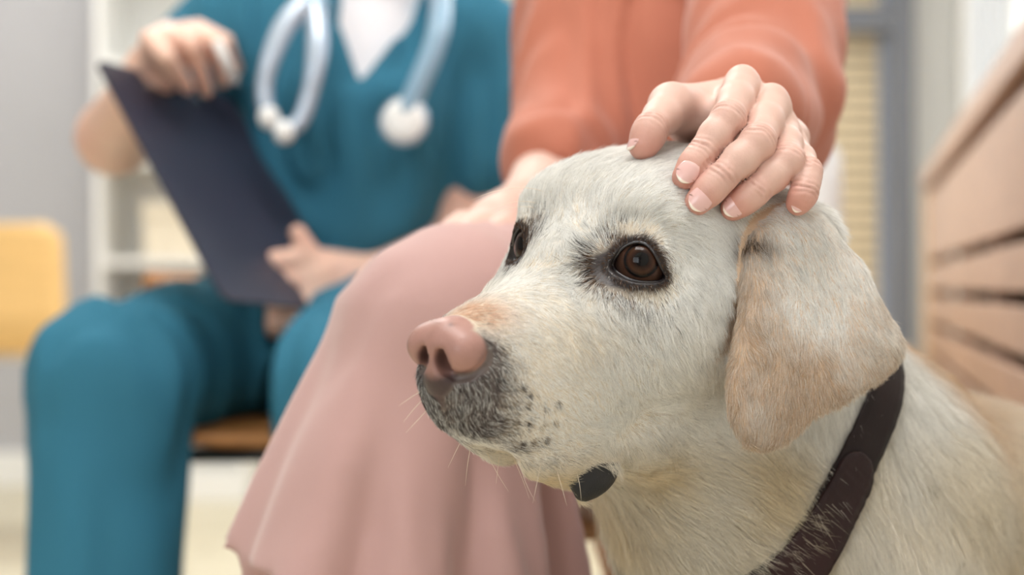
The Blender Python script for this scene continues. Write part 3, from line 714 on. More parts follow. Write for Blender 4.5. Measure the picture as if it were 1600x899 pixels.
# slatted cover
rc = empty('slatted_radiator_cover', RW(300, 6, 0)); og = RW(300, 6, 0)
tag(rc, 'long wooden slatted cover with a thick top rail running along the right wall', 'radiator cover')
boxes('top_rail', [rbox(178, 446, -1.2, 12, 85.5, 90)], M_oak, rc, og, bev=.4)
for k, y in enumerate((178, 265, 352)):
    boxes('upright_post', [rbox(y, y+5, 2.2, 6, 0, 85.4)], M_oak, rc, og, bev=.3)
boxes('end_post', [rbox(438, 446, -.8, 6, 0, 85.4)], mat('pale_oak', lin(232, 196, 156), .5, .3, noise=(9, .1), wood=(6, 6, .6)), rc, og, bev=.3)
z = 83.4
while z > 6:
    h = 16.2 if z > 80 else 5.9
    boxes('slat', [rbox(178, 437.5, 0, 2.1, z-h, z)], M_oak, rc, og, bev=.3); z -= h+1.8
boxes('gap_shade_panel', [rbox(179, 436, 8, 9, 2, 84)], mat('shadow_board', lin(30, 25, 22), .8, .1), rc, og)  # near-black sheet added so the slat gaps read as deep shade
# shelf cabinet on the back wall
cb = empty('white_shelf_cabinet', (-96, YB-20, 0)); co = (-96, YB-20, 0); tag(cb, 'white open shelf cabinet against the back wall behind the clipboard', 'cabinet')
boxes('carcass', [(-117, -115, YB-38, YB-2, 0, 190), (-76, -74, YB-38, YB-2, 0, 190), (-115, -76, YB-4, YB-2, 0, 190), (-115, -76, YB-38, YB-4, 188, 190), (-115, -76, YB-38, YB-4, 0, 8)], M_white, cb, co, bev=.2)
for zz in (38, 66, 94, 122, 152): boxes('shelf', [(-114.9, -76.1, YB-37, YB-4, zz, zz+2)], M_white, cb, co, bev=.2)
M_gbox = mat('sage_box', lin(150, 170, 160), .6, .2); M_cbox = mat('cream_box', lin(226, 216, 196), .6, .2); M_tbox = mat('teal_box', lin(86, 128, 128), .6, .2)
for nme, lab, b, mm in (('storage_box', 'cream storage box on the middle shelf of the white cabinet', (-104, -84, YB-34, YB-12, 68.2, 84), M_cbox), ('storage_box', 'sage green box on the shelf above the cream one', (-108, -92, YB-34, YB-12, 96.2, 112), M_gbox),
                       ('storage_box', 'dark teal box on the right of the second shelf, beside the sage box', (-90, -80, YB-34, YB-12, 96.2, 116), M_tbox), ('storage_box', 'pale grey box on the lowest white shelf', (-106, -86, YB-34, YB-12, 40.2, 56), M_wall)):
    cx, cy = (b[0]+b[1])/2, (b[2]+b[3])/2; t = empty(nme, (cx, cy, b[4])); tag(t, lab, 'box')
    boxes('box_body', [b[:5]+(b[5]-4,)], mm, t, (cx, cy, b[4]), bev=.4); boxes('box_lid', [(b[0]-.5, b[1]+.5, b[2]-.5, b[3]+.5, b[5]-3.9, b[5])], mm, t, (cx, cy, b[4]), bev=.4)
# ------------------------------------------------------------------ chairs
def shell(name, prof, w, th, mt, parent, og, cx, rot=0.0, corner=4.0):
    "bent plywood: side profile (y,z) extruded across x with rounded outline corners"
    P = smooth_path([(0, a, b) for a, b in prof], 6); n = len(P); s = np.r_[0, np.cumsum(np.linalg.norm(np.diff(P, axis=0), axis=1))]; tot = s[-1]
    T = np.gradient(P, axis=0); T /= np.linalg.norm(T, axis=1)[:, None]; Nn = np.stack([T[:, 0]*0, -T[:, 2], T[:, 1]], 1); V = []; F = []; nx = 13
    for lay in (0, 1):
        for i in range(n):
            e = min(s[i], tot-s[i]); hw = w/2-(corner-math.sqrt(max(corner**2-(corner-e)**2, 0)) if e < corner else 0)
            for k in range(nx): u = -1+2*k/(nx-1); p = P[i]+Nn[i]*(lay*th)+np.array([u*hw, 0, 0])+Nn[i]*(u*u*1.0); V.append(p)
    q = lambda l, i, k: l*n*nx+i*nx+k
    for i in range(n-1):
        for k in range(nx-1): F.append((q(1, i, k), q(1, i, k+1), q(1, i+1, k+1), q(1, i+1, k))); F.append((q(0, i, k), q(0, i+1, k), q(0, i+1, k+1), q(0, i, k+1)))
        F.append((q(0, i, 0), q(1, i, 0), q(1, i+1, 0), q(0, i+1, 0))); F.append((q(0, i, nx-1), q(0, i+1, nx-1), q(1, i+1, nx-1), q(1, i, nx-1)))
    for k in range(nx-1): F.append((q(0, 0, k), q(0, 0, k+1), q(1, 0, k+1), q(1, 0, k))); F.append((q(0, n-1, k), q(1, n-1, k), q(1, n-1, k+1), q(0, n-1, k+1)))
    V = np.array(V); c, s_ = math.cos(rot), math.sin(rot); V = np.stack([V[:, 0]*c-V[:, 1]*s_, V[:, 0]*s_+V[:, 1]*c, V[:, 2]], 1)+np.array([og[0], og[1], 0])
    return mesh(name, V, F, mt, parent, og)
def legframe(parent, og, pts, r, mt, rot, name='leg'):
    c, s_ = math.cos(rot), math.sin(rot)
    return tube(name, [(og[0]+x*c-y*s_, og[1]+x*s_+y*c, z) for x, y, z in pts], r, mt, parent, og, path=False)
def ply_chair(name, label, loc, rot, m_seat, m_leg, r=1.1, hb=78):
    t = empty(name, (loc[0], loc[1], 0)); og = (loc[0], loc[1], 0); tag(t, label, 'chair')
    shell('seat_shell', [(-21, 44.2), (-10, 45.4), (8, 44.8), (17, 46.5), (21.5, 52), (22.5, 60), (24, hb)], 43, 1.1, m_seat, t, og, 0, rot)
    for sx in (-17, 17):
        legframe(t, og, [(sx*1.12, -17, 0.1), (sx, -15, 43.6)], r, m_leg, rot); legframe(t, og, [(sx*1.12, 19, .1), (sx, 13, 43.6)], r, m_leg, rot)
        legframe(t, og, [(sx, -15, 43.3), (sx, 14, 43.3)], .8, m_leg, rot, 'seat_rail')
    legframe(t, og, [(-17, -15, 43.1), (17, -15, 43.1)], .8, m_leg, rot, 'seat_rail')
    return t
ply_chair('plywood_chair', 'pale plywood chair with white legs by the grey wall, empty', (-117, 400), math.radians(180-8), M_ply, M_white, 1.6, 74)
ply_chair('plywood_chair', 'brown wooden chair with dark metal legs under the person in teal scrubs', (-22, 188), math.radians(4), M_dkwood, M_metal, 1.0, 57)
# the woman's wooden chair
wc = empty('wooden_chair', (8, 142, 0)); wo = (8, 142, 0); tag(wc, 'honey brown wooden chair under the person in orange blouse', 'chair')
M_hon = mat('honey_wood', lin(196, 128, 66), .45, .35, noise=(8, .12), wood=(8, 8, 1))
boxes('seat', [(1.5, 21, 127, 158, 41, 42.6)], mat('pale_seat_wood', lin(226, 196, 156), .5, .3, noise=(8, .06), wood=(8, 1, 8)), wc, wo, bev=.8)
for x, y, h in ((2.0, 123.8, 48), (7.2, 127.5, 41), (2, 156, 84), (17.5, 156, 84)): boxes('leg', [(x, x+2.2, y, y+3, 0, h)] if h < 50 else [(x, x+3, y+2.1, y+5, 0, h)], M_hon, wc, wo, bev=.4)
boxes('stretcher', [(7.5, 9.2, 130.6, 158, 36, 38)], M_hon, wc, wo, bev=.3); boxes('stretcher', [(7.6, 9.4, 130.6, 158, 22, 25)], M_hon, wc, wo, bev=.3)
boxes('backrest', [(5.1, 17.4, 158.2, 160, 70, 83)], M_hon, wc, wo, bev=.6)
# white chair behind the sleeve
wh = ply_chair('white_chair', 'white moulded chair behind the orange sleeve, in front of the blind', (36, 262), math.radians(6), M_white, M_metal, 1.0, 87)
# ------------------------------------------------------------------ PEOPLE
M_skin = mat('skin', rough=.45, spec=.35, attr=True, noise=(45, .04), bump=(650, .22, .0006), sss=.06)
M_blouse = mat('orange_blouse', lin(180, 110, 88), .75, .2, noise=(6, .04), bump=(300, .15, .0006), sheen=.2)
M_skirt = mat('dusty_pink_skirt', lin(186, 149, 144), .7, .2, noise=(5, .03), bump=(400, .12, .0005), sheen=.25)
M_scrub = mat('teal_scrubs', lin(54, 114, 138), .8, .15, noise=(6, .04), bump=(300, .15, .0006)); M_tee = mat('white_undershirt', lin(236, 234, 238), .8, .15)
M_hairb = mat('brown_hair', lin(70, 46, 34), .5, .4, noise=(60, .3), wood=(1, 1, .1)); M_shoe = mat('shoe_leather', lin(60, 50, 48), .4, .4); M_nail = mat('fingernail', rough=.22, spec=.5, attr=True, noise=(40, .02), coat=.3)
M_tie = mat('shirt_seam', lin(190, 100, 72), .7, .2)
def folds(P, amp, seeds=(1, 2), st=(.11, .11, .05)):
    return amp*vnoise(P*np.array(st), 1.0, seeds[0], 2)+amp*.45*np.sin(2.2*vnoise(P*np.array(st)*1.7, 1.0, seeds[1], 1)*3.1)
def cloth(f, amp, seeds=(1, 2), st=(.11, .11, .05)): return lambda P: (f.ev(P)+folds(P, amp, seeds, st))*.8
wm = empty('person', (SH_W['pel'][0], SH_W['pel'][1], 0)); wmo = SH_W['pel']*[1, 1, 0]
tag(wm, 'seated person in orange blouse and dusty pink skirt stroking the head of the dog', 'person')
f_w = woman_field()
hx = axis([(-32, 1.0), (-6, .45), (3.5, .08), (18.5, .6), (32, None)]); hy = axis([(66, 1.0), (76, .08), (88.5, .5), (118, .7), (160, None)]); hz = axis([(0, 1.0), (54, .45), (61.5, .08), (74.5, .7), (128, None)])
Vh, Fh = nets(f_w.ev, hx, hy, hz); Vh = relax(Vh, Fh, 1, .3); Vh = hand_detail(Vh, vnormals(Vh, Fh))
body_w = mesh('body', Vh, Fh, M_skin, wm, wmo, hand_cols(Vh))
for k in NAILS:
    v, f, c = nail_patch(k); o_ = mesh('fingernail', v, f, M_nail, body_w, v.mean(0), c)
# blouse
s = SH_W; fb = Field()
fb.add(Cone(s['pel']+[0, 0, 10], s['chest'], 10.4, 11.6), 3); fb.add(Cone(s['sl'], s['sr'], 6.2, 6.2), 3); fb.add(Cone(s['chest']+[0, 0, 8], s['neck']+[0, 0, -5], 6.5, 6.3), 3)
fb.add(Cone(s['sl'], ELB_L, 6.0, 4.9), 1.5); fb.add(Cone(ELB_L, W(1156, 176, 98), 4.8, 3.7), 1.5); fb.add(Ell(ELB_L+[.6, 0, -.6], (4.6, 4.8, 5.0)), 1)
fb.add(Cone(s['sr'], ELB_R, 5.6, 4.7), 1.5); fb.add(Cone(ELB_R, ELB_R*.45+WRI_R*.55, 4.6, 3.9), 1.2)
bx = axis([(-18, .4), (30, None)]); by = axis([(86, .5), (164, None)]); bz = axis([(50, .5), (102, None)])
_cf = cloth(fb, .8, (3, 4), (.16, .13, .05))
Vb, Fb = nets(_cf, bx, by, bz); blouse = mesh('blouse', relax(Vb, Fb, 2, .4), Fb, M_blouse, wm, wmo)
# skirt
KN = W(698, 522, 104)
fs = Field(); fs.add(Cone(s['pel']+[-3, 0, 3.0], KN, 10.8, 6.7), 3); fs.add(Cone(s['pel']+[5, 0, 2], [0, 113, 54], 10.8, 7.6), 3); fs.add(Ell(s['pel']+[0, 2, 4], (15, 13, 11)), 3)
def drapeA(P):                                   # panel over the crossed shin, hem in the air
    z = P[:, 2]; t = np.clip((60-z)/16, 0, 1.4); cx = -5.6-3.6*t; cy = 104.5-1.0*t; q0 = P[:, 0]-cx; q1 = P[:, 1]-cy; th = np.arctan2(q1, q0)
    r = (4.4+3.2*t)*(1+.10*t*np.sin(6*th+1)+.05*t*np.sin(10*th)); d = np.hypot(q0, q1*.8)-r; return np.maximum.reduce([d*.8, (44.2-.30*(P[:, 0]+16)-z)*.9, z-59])
def drapeB(P):
    z = P[:, 2]; t = np.clip((58-z)/40, -.1, 1.2); cx = -4.9-2.6*t; cy = 106+.5*t; q0 = P[:, 0]-cx; q1 = P[:, 1]-cy; th = np.arctan2(q1, q0)
    t = np.maximum(t, 0); a = np.clip(t*2.6, 0, 1); r = (5.6+6.8*t**.8)*(1+a*(.19*np.sin(7*th+.6+.8*t)+.09*np.sin(12*th+2.1-t))); return np.maximum((np.hypot(q0, q1*.9)-r)*.75, np.maximum(18-z, z-59.5))
fs.add(Fn(drapeA, (-9, 104, 52), 18), 1.2); fs.add(Fn(drapeB, (-5, 106, 38), 34), 1.6)
sx = axis([(-28, .4), (26, None)]); sy = axis([(84, .45), (156, None)]); sz = axis([(16, .5), (74, None)])
_cs = cloth(fs, .3, (5, 6), (.12, .12, .04)); Vs, Fs = nets(_cs, sx, sy, sz); mesh('skirt', relax(Vs, Fs, 2, .4), Fs, M_skirt, wm, wmo)
# hair and shoes of the woman
hc = s['neck']+[-2, -2, 17]; Rw = frame_axes([-.55, -.8, -.25]); fh = Field(); fh.add(Ell(hc+Rw@np.array([-2.2, 0, 3.4]), (9.6, 8.6, 9.0), Rw), 1)
fh.add(Cone(hc+Rw@np.array([-7, 0, 0]), hc+Rw@np.array([-8, 0, -12]), 5.5, 4.0), 3); fh.add(Ell(hc+Rw@np.array([9.5, 0, -2]), (6, 6.2, 7.5), Rw), 1.5, 's')
Vv, Fv = nets(fh.ev, np.arange(hc[0]-16, hc[0]+16, .7), np.arange(hc[1]-18, hc[1]+18, .7), np.arange(hc[2]-20, hc[2]+16, .7)); mesh('hair', Vv, Fv, M_hairb, wm, wmo)
# ---- man
MN = dict(pel=np.array([-21, 197, 56.]), chest=np.array([-17, 191, 79.]), neck=np.array([-15.2, 190, 95.]), sr=np.array([-29.5, 190, 87.5]), sl=np.array([-4.2, 193, 87.]))
EL_R = W(178, 215, 192); WR_R = W(238, 112, 176); EL_L = W(726, 392, 190); WR_L = W(590, 440, 180)
KN_R = W(178, 592, 165); KN_L = W(556, 600, 158)
TL = W(150, 92, 168); TR = W(362, 150, 187); BL = W(352, 468, 158.5); BR = TR+(BL-TL)
def man_field():
    f = Field(); m = MN
    f.add(Cone(m['pel'], m['chest'], 10.2, 10.2), 2); f.add(Cone(m['sr'], m['sl'], 5.5, 5.5), 3); f.add(Cone(m['chest']+[0, 0, 8], m['neck']+[.3, -1, 4], 6, 5.6), 3)
    f.add(Cone(m['sr'], EL_R, 4.8, 4.0), 1.5); f.add(Cone(EL_R, WR_R, 4.1, 2.7), 1.2); f.add(Cone(m['sl'], EL_L, 4.8, 4.2), 1.5); f.add(Cone(EL_L, WR_L, 4.0, 2.8), 1.2)
    # hand over the top edge of the clipboard
    e = nrm(TR-TL); pb = W(262, 92, 172); f.add(Cone(WR_R, pb+[0, 2, 1.5], 2.6, 2.5), 1.2); f.add(Cone(pb+e*-2+[0, 2, 1], pb+e*4.5+[0, 2, 2.2], 2.0, 1.8), 1.0)
    for i, (a, b, c) in enumerate((((232, 62), (262, 90), (292, 136)), ((262, 48), (300, 72), (322, 142)), ((290, 46), (332, 66), (348, 128)), ((308, 44), (352, 66), (368, 108)))):
        Y = 171+i*2.8; a, b, c = W(*a, Y), W(*b, Y-3.2), W(*c, Y+.6); f.add(Cone(a, b, 1.05, .95), .2); f.add(Cone(b, c, .95, .78), .15)
    f.add(Cone(W(225, 95, 176), W(250, 130, 180), 1.3, 1.0), .5)
    # hand at the lower edge
    q = W(496, 432, 174); f.add(Cone(WR_L, q, 2.7, 2.9), 1.0); f.add(Cone(q+[0, 0, -1], q+[-.8, -1, -3.2], 2.5, 2.2), .8)
    for i, dz in enumerate((1.6, -.2, -2.0, -3.7)):
        a = q+[-1.2, -1.4, dz*1.15]; b = a+[-2.7, -1.3, -.3]; c = b+[-.5, 2.6, -1.0]; f.add(Cone(a, b, 1.2, 1.05), .3); f.add(Cone(b, c, 1.05, .85), .25)
    f.add(Cone(q+[-.5, -1.5, 2.2], q+[-1.8, -1.8, 4.4], 1.1, .9), .5)
    f.add(Cone(m['pel']+[-5, 0, -1], KN_R, 8.0, 5.6), 3); f.add(Cone(m['pel']+[5, 0, -1], KN_L, 8, 5.6), 3)
    for k, (fx, fy) in ((KN_R, (-40, 160)), (KN_L, (-14, 156))):
        f.add(Cone(k, [fx, fy, 9], 5.2, 3.2), 2); f.add(Cone([fx, fy, 5], [fx-3, fy-15, 3], 3.3, 2.6), 1.5)
    person_head(f, m['neck']+[-1, -3, 17], frame_axes([-.45, -.85, -.35])); return f
mn = empty('person', MN['pel']*[1, 1, 0]); mno = MN['pel']*[1, 1, 0]; tag(mn, 'seated person in teal scrubs with stethoscope holding a dark clipboard', 'person')
fm = man_field(); Vm, Fm = nets(fm.ev, axis([(-52, .5), (6, None)]), axis([(136, 1.0), (160, .5), (212, None)]), axis([(0, 1.5), (45, .5), (100, .8), (126, None)]))
cm = np.repeat(lin(230, 192, 172)[None], len(Vm), 0); wr_ = np.clip(.3+.5*vnoise(Vm, .3, 4, 2), 0, 1)[:, None]; cm = cm*(1-wr_*.5)+lin(206, 132, 112)*wr_*.5
mesh('body', Vm, Fm, M_skin, mn, mno, cm)
m = MN; ft = Field(); ft.add(Cone(m['pel']+[0, 0, 1], m['chest'], 12, 12.4), 3); ft.add(Cone(m['sr'], m['sl'], 6.9, 6.9), 3); ft.add(Cone(m['chest']+[0, 0, 6], m['neck']+[0, 0, -6], 8, 7.5), 3)
ft.add(Cone(m['sr'], m['sr']*.62+EL_R*.38, 6.6, 6.4), 1.5); ft.add(Cone(m['sl'], m['sl']*.42+EL_L*.58, 6.6, 6.2), 1.5); ft.add(Ell(m['pel']+[0, -3, 0], (14, 13, 9)), 3)
nk = W(560, 120, 178); tri = np.array([[(530-800)/FPX*180-.2, 93.5], [(650-800)/FPX*180+.6, 93.5], [(636-800)/FPX*180+.2, 88.6], [(562-800)/FPX*180, 81.6], [(528-800)/FPX*180, 88.0]])
def vneck(P): return np.maximum(polyd(P[:, [0, 2]], tri), P[:, 1]-190)
_c0 = cloth(ft, 1.15, (18, 9), (.13, .1, .04)); _ct = lambda P: smax(_c0(P), -vneck(P), .3); Vt, Ft = nets(_ct, axis([(-50, .55), (12, None)]), axis([(168, .55), (214, None)]), axis([(44, .55), (102, None)])); top = mesh('scrub_top', relax(Vt, Ft, 2, .4), Ft, M_scrub, mn, mno)
fu = Field(); fu.add(Cone(m['chest']+[0, 0, 1], m['neck']+[0, 0, -3.5], 11.7, 6.4), 3); fu.add(Cone(m['sr']*.7+m['sl']*.3, m['sl']*.7+m['sr']*.3, 6.4, 6.4), 2)
Vu, Fu = nets(fu.ev, np.arange(-34, 2, .6), np.arange(172, 206, .6), np.arange(64, 100, .6)); mesh('undershirt', Vu, Fu, M_tee, mn, mno)
fp = Field(); fp.add(Cone(m['pel']+[-5, 0, -1], KN_R, 10, 7.3), 3); fp.add(Cone(m['pel']+[5, 0, -1], KN_L, 10, 7.2), 3); fp.add(Ell(m['pel']+[0, 0, 0], (15, 12, 10)), 2)
fp.add(Cone(KN_R, [-39.6, 160, 5], 7.2, 6.6), 1.5); fp.add(Cone(KN_L, [-14, 156, 5], 7.2, 6.6), 1.5)
_cp = cloth(fp, .9, (10, 11), (.1, .1, .03)); Vp, Fp = nets(_cp, axis([(-52, .6), (4, None)]), axis([(144, .6), (214, None)]), axis([(-3, 1.0), (40, .6), (72, None)])); mesh('scrub_trousers', relax(Vp, Fp, 2, .4), Fp, M_scrub, mn, mno)
hc = m['neck']+[-1, -3, 17]; Rm = frame_axes([-.45, -.85, -.35]); fh = Field(); fh.add(Ell(hc+Rm@np.array([-2.0, 0, 3.6]), (9.5, 8.1, 8.9), Rm), 1); fh.add(Ell(hc+Rm@np.array([9.5, 0, -2.6]), (6.6, 8.5, 9.0), Rm), 1.0, 's')
Vv, Fv = nets(fh.ev, np.arange(hc[0]-14, hc[0]+14, .7), np.arange(hc[1]-14, hc[1]+14, .7), np.arange(hc[2]-12, hc[2]+16, .7)); mesh('hair', Vv, Fv, M_hairb, mn, mno)
for pn, po, lst in ((mn, mno, ((-40, 160, -41.5, 149), (-14, 156, -15.5, 145))), (wm, wmo, ((1, 113, -7, 104),))):
    for ax_, ay_, bx_, by_ in lst:
        fq = Field(); fq.add(Cone([ax_, ay_+1, 5.2], [ax_, ay_, 4.2], 4.4, 4.2), 1); fq.add(Cone([ax_, ay_, 4.2], [bx_, by_, 3.2], 4.2, 3.2), 2); fq.add(Fn(lambda P: .1-P[:, 2], (ax_, ay_, 0), 30), .2, 'i')
        Vq, Fq = nets(fq.ev, np.arange(min(ax_, bx_)-7, max(ax_, bx_)+7, .6), np.arange(by_-6, ay_+8, .6), np.arange(-1, 12, .5)); mesh('shoe', Vq, Fq, M_shoe, pn, po)
# ---- clipboard
cbd = empty('clipboard', (TL+BR)/2); cbo = (TL+BR)/2; tag(cbd, 'dark navy clipboard held upright by the person in scrubs, seen from behind', 'clipboard')
ex = (TR-TL)/np.linalg.norm(TR-TL); ey = nrm((BL-TL)-ex*((BL-TL)@ex)); en_ = np.cross(ex, ey); en_ = en_ if en_[1] > 0 else -en_
def rrect(w, h, r, n=6):
    o = []
    for cx, cy, a0 in ((w-r, r, -90), (w-r, h-r, 0), (r, h-r, 90), (r, r, 180)):
        for k in range(n+1): a = math.radians(a0+90*k/n); o.append((cx+r*math.cos(a), cy+r*math.sin(a)))
    return o
def slab(name, out, th, off, mt, parent, og, P0, ax_, ay_, an_):
    V = [P0+ax_*u+ay_*v+an_*off for u, v in out]+[P0+ax_*u+ay_*v+an_*(off+th) for u, v in out]; n = len(out)
    F = [tuple(range(n)), tuple(range(2*n-1, n-1, -1))]+[(i, (i+1) % n, n+(i+1) % n, n+i)[::-1] for i in range(n)]
    return mesh(name, V, F, mt, parent, og, smooth=False)
wC = np.linalg.norm(TR-TL); hC = np.linalg.norm(BL-TL); M_navy = mat('navy_board', lin(50, 51, 66), .38, .35, noise=(10, .03)); M_paper = mat('paper', lin(245, 244, 240), .8, .1); M_steel = mat('steel', lin(200, 202, 206), .25, .5, metal=.9)
slab('board', rrect(wC, hC, 1.2), .35, 0, M_navy, cbd, cbo, TL, ex, ey, en_)
slab('paper_sheets', rrect(wC-2, hC-4, .1), .3, .36, M_paper, cbd, cbo, TL+ex*1+ey*2.5, ex, ey, en_)
slab('clip', rrect(9, 3.2, .8), .9, .66, M_steel, cbd, cbo, TL+ex*(wC/2-4.5)+ey*.6, ex, ey, en_)
for u in (6.5, wC-7.5): slab('rivet', [(u+.55*math.cos(a), 2+.55*math.sin(a)) for a in np.linspace(0, 2*math.pi, 17)[:-1]], .2, -.2, M_steel, cbd, cbo, TL, ex, ey, en_)
pen = empty('pen', W(355, 95, 172)); tag(pen, 'white pen in the fingers at the top edge of the clipboard', 'pen'); pp = [W(338, 62, 171), W(352, 92, 172), W(366, 124, 173)]
tube('barrel', [pp[0]*.9+pp[1]*.1, pp[2]], .55, M_white, pen, W(355, 95, 172), path=False); tube('pen_tip', [pp[2], pp[2]+(pp[2]-pp[1])*.35], [.5, .12], M_steel, pen, W(355, 95, 172), path=False)
# ---- stethoscope
st = empty('stethoscope', W(560, 60, 178)); so = W(560, 60, 178); tag(st, 'pale blue stethoscope hanging round the neck of the person in scrubs', 'stethoscope')
M_tube = mat('blue_tubing', lin(150, 184, 208), .35, .5, coat=.3); M_silver = mat('satin_metal', lin(190, 204, 220), .25, .5, metal=.35, coat=.4)
tube('tubing', [W(500, 20, 174), W(490, -15, 178), W(500, -55, 186), W(560, -80, 200), W(640, -60, 196), W(683, -20, 182), W(688, 30, 175.5), W(676, 80, 174), W(655, 130, 174), W(636, 175, 174.5)], 1.15, M_tube, st, so)
tube('ear_tube', [W(478, 5, 174), W(446, 40, 173), W(424, 90, 172), W(413, 140, 172), W(420, 182, 172), W(444, 205, 172)], [1.15, 1.15, .9, .85, .85], M_silver, st, so)
tube('ear_tube', [W(492, 10, 174.5), W(496, 60, 173), W(492, 110, 172), W(482, 155, 172), W(468, 190, 172), W(444, 205, 172)], [1.15, 1.15, .9, .85, .85], M_silver, st, so)
for a in ((444, 207), (420, 184)): fe = Ell(W(*a, 171.6), (1.1, 1.1, 1.2)); Ve, Fe = nets(fe.d, *[np.arange(c-1.6, c+1.7, .25) for c in W(*a, 171.6)]); mesh('ear_tip', Ve, Fe, M_white, st, so)
cc = W(632, 190, 174); cn_ = nrm([-.15, -1, .12]); cu_ = nrm(np.cross(cn_, [0, 0, 1])); cv_ = np.cross(cu_, cn_)
def disc(name, prof, mt):
    V, F = [], []; n = 40
    for r_, h_ in prof:
        for k in range(n): a = 2*math.pi*k/n; V.append(cc+cn_*h_+(cu_*math.cos(a)+cv_*math.sin(a))*r_)
    for i in range(len(prof)-1):
        for k in range(n): F.append((i*n+k, i*n+(k+1) % n, (i+1)*n+(k+1) % n, (i+1)*n+k))
    F.append(tuple(range(n))[::-1]); F.append(tuple((len(prof)-1)*n+k for k in range(n))); return mesh(name, V, F, mt, st, so)
disc('chest_piece', [(1.2, -1.1), (1.6, -.6), (2.35, -.3), (2.55, 0), (2.55, .35), (2.3, .5)], M_silver); disc('diaphragm', [(2.2, .5), (2.15, .62), (.6, .66)], M_white)
# ------------------------------------------------------------------ dog assembly
Pc = [np.array([18.2, 88.3, 54.4]), np.array([17.2, 86.5, 50.6]), np.array([14.1, 84.6, 47.0])]
can = nrm(np.cross(Pc[1]-Pc[0]+np.array([0, .6, 0]), np.cross([.56, .59, -.59], Pc[2]-Pc[0]))); can = nrm([.56, .59, -.59]); cl_ = Pc[2]-Pc[0]; can = nrm(can-nrm(cl_)*(can@nrm(cl_)))
fn_ = Field()
for op in f_dog.ops: fn_.ops.append(op)
A0 = np.array([9.5, 88.8, 57.]); B0 = np.array([17.5, 98, 47.5]); tt = ((Pc[1]-A0)@can)/((B0-A0)@can); cc0 = A0+(B0-A0)*tt
cc0 = cc0-can*.6; cu1 = nrm(Pc[1]-cc0-can*((Pc[1]-cc0)@can)); cv1 = np.cross(can, cu1)
COLLAR = (cc0, can)
V, F = nets(f_dog.ev, xs, ys, zs); V = relax(V, F, 1, .3); Nv = vnormals(V, F)
def skin_cols(V):
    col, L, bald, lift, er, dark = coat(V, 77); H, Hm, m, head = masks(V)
    dkm = np.clip(coat.dk*1.2, 0, 1)[:, None]; base = np.repeat(lin(206, 192, 172)[None], len(V), 0)*(1-dkm)+np.where(m['eye'][:, None] < 2.0, lin(52, 44, 43), lin(100, 88, 84))*dkm
    w = m["nose"][:, None]; dkn = np.clip(1.1*sstep(-4.1, -4.9, H[:, 2])+1.0*blob(Hm, (9.9, 1.3, -4.45), (.9, .9, .3))+.8*blob(Hm, (9.2, 2.15, -3.4), (.5, .3, .7))+.9*blob(H, (9.3, 2.2, -3.5), (.3, .14, .14))+.7*blob(H, (10.0, .5, -2.25), (.12, .12, .12)), 0, 1)
    dkn = np.clip(dkn+.25*np.clip(vnoise(V, 1.6, 31, 2), 0, 1), 0, 1)[:, None]
    ear_ = ((polyd(e2d(V), EPOLY) < .3) & (np.abs((V-ep[0])@en-.9) < 1.6))[:, None]; base = np.where(ear_, lin(214, 184, 154)[None], base); base = base*(1-w)+(lin(168, 126, 116)*(1-dkn)+lin(70, 54, 54)*dkn)*w
    ins = np.exp(-(np.linalg.norm(Hm-np.array([10.2, .5, -3.72]), axis=1)/.52)**4)[:, None]; base = base*(1-ins*.85)+lin(50, 30, 30)*ins*.85
    e = sstep(.42, .15, m['eye'])[:, None]; base = base*(1-e)+lin(40, 34, 34)[None]*e
    fl = sstep(.18, .3, m['flap'])[:, None]; return base*(1-fl)+lin(26, 24, 24)[None]*fl
m_dog = mat('dog_skin', rough=.36, spec=.4, attr=True, noise=(60, .05), bump=(1100, .35, .0005))
dog = mesh('dog', V, F, m_dog, origin=(20, 108, 0), cols=skin_cols(V))
tag(dog, 'sitting pale yellow labrador with pink nose and tan hanging ear, being stroked', 'dog')
def unit(a): return a/np.linalg.norm(a, axis=1)[:, None]
def dens(Fc, Fn_):
    face = (Fn_*unit(CAMO-Fc)).sum(1); px = 800+FPX*Fc[:, 0]/Fc[:, 1]; py = 449.5-FPX*(Fc[:, 2]-60)/Fc[:, 1]
    return np.where((face > -.45) & (px > -100) & (px < 1800) & (py < 1030), DENS*np.clip(80/Fc[:, 1], .2, 1.1)**2.5, 0)
DENS = 420
fur = grow('fur', V, F, Nv, dens, dog); fur.data.materials.append(hair_mat('fur'))
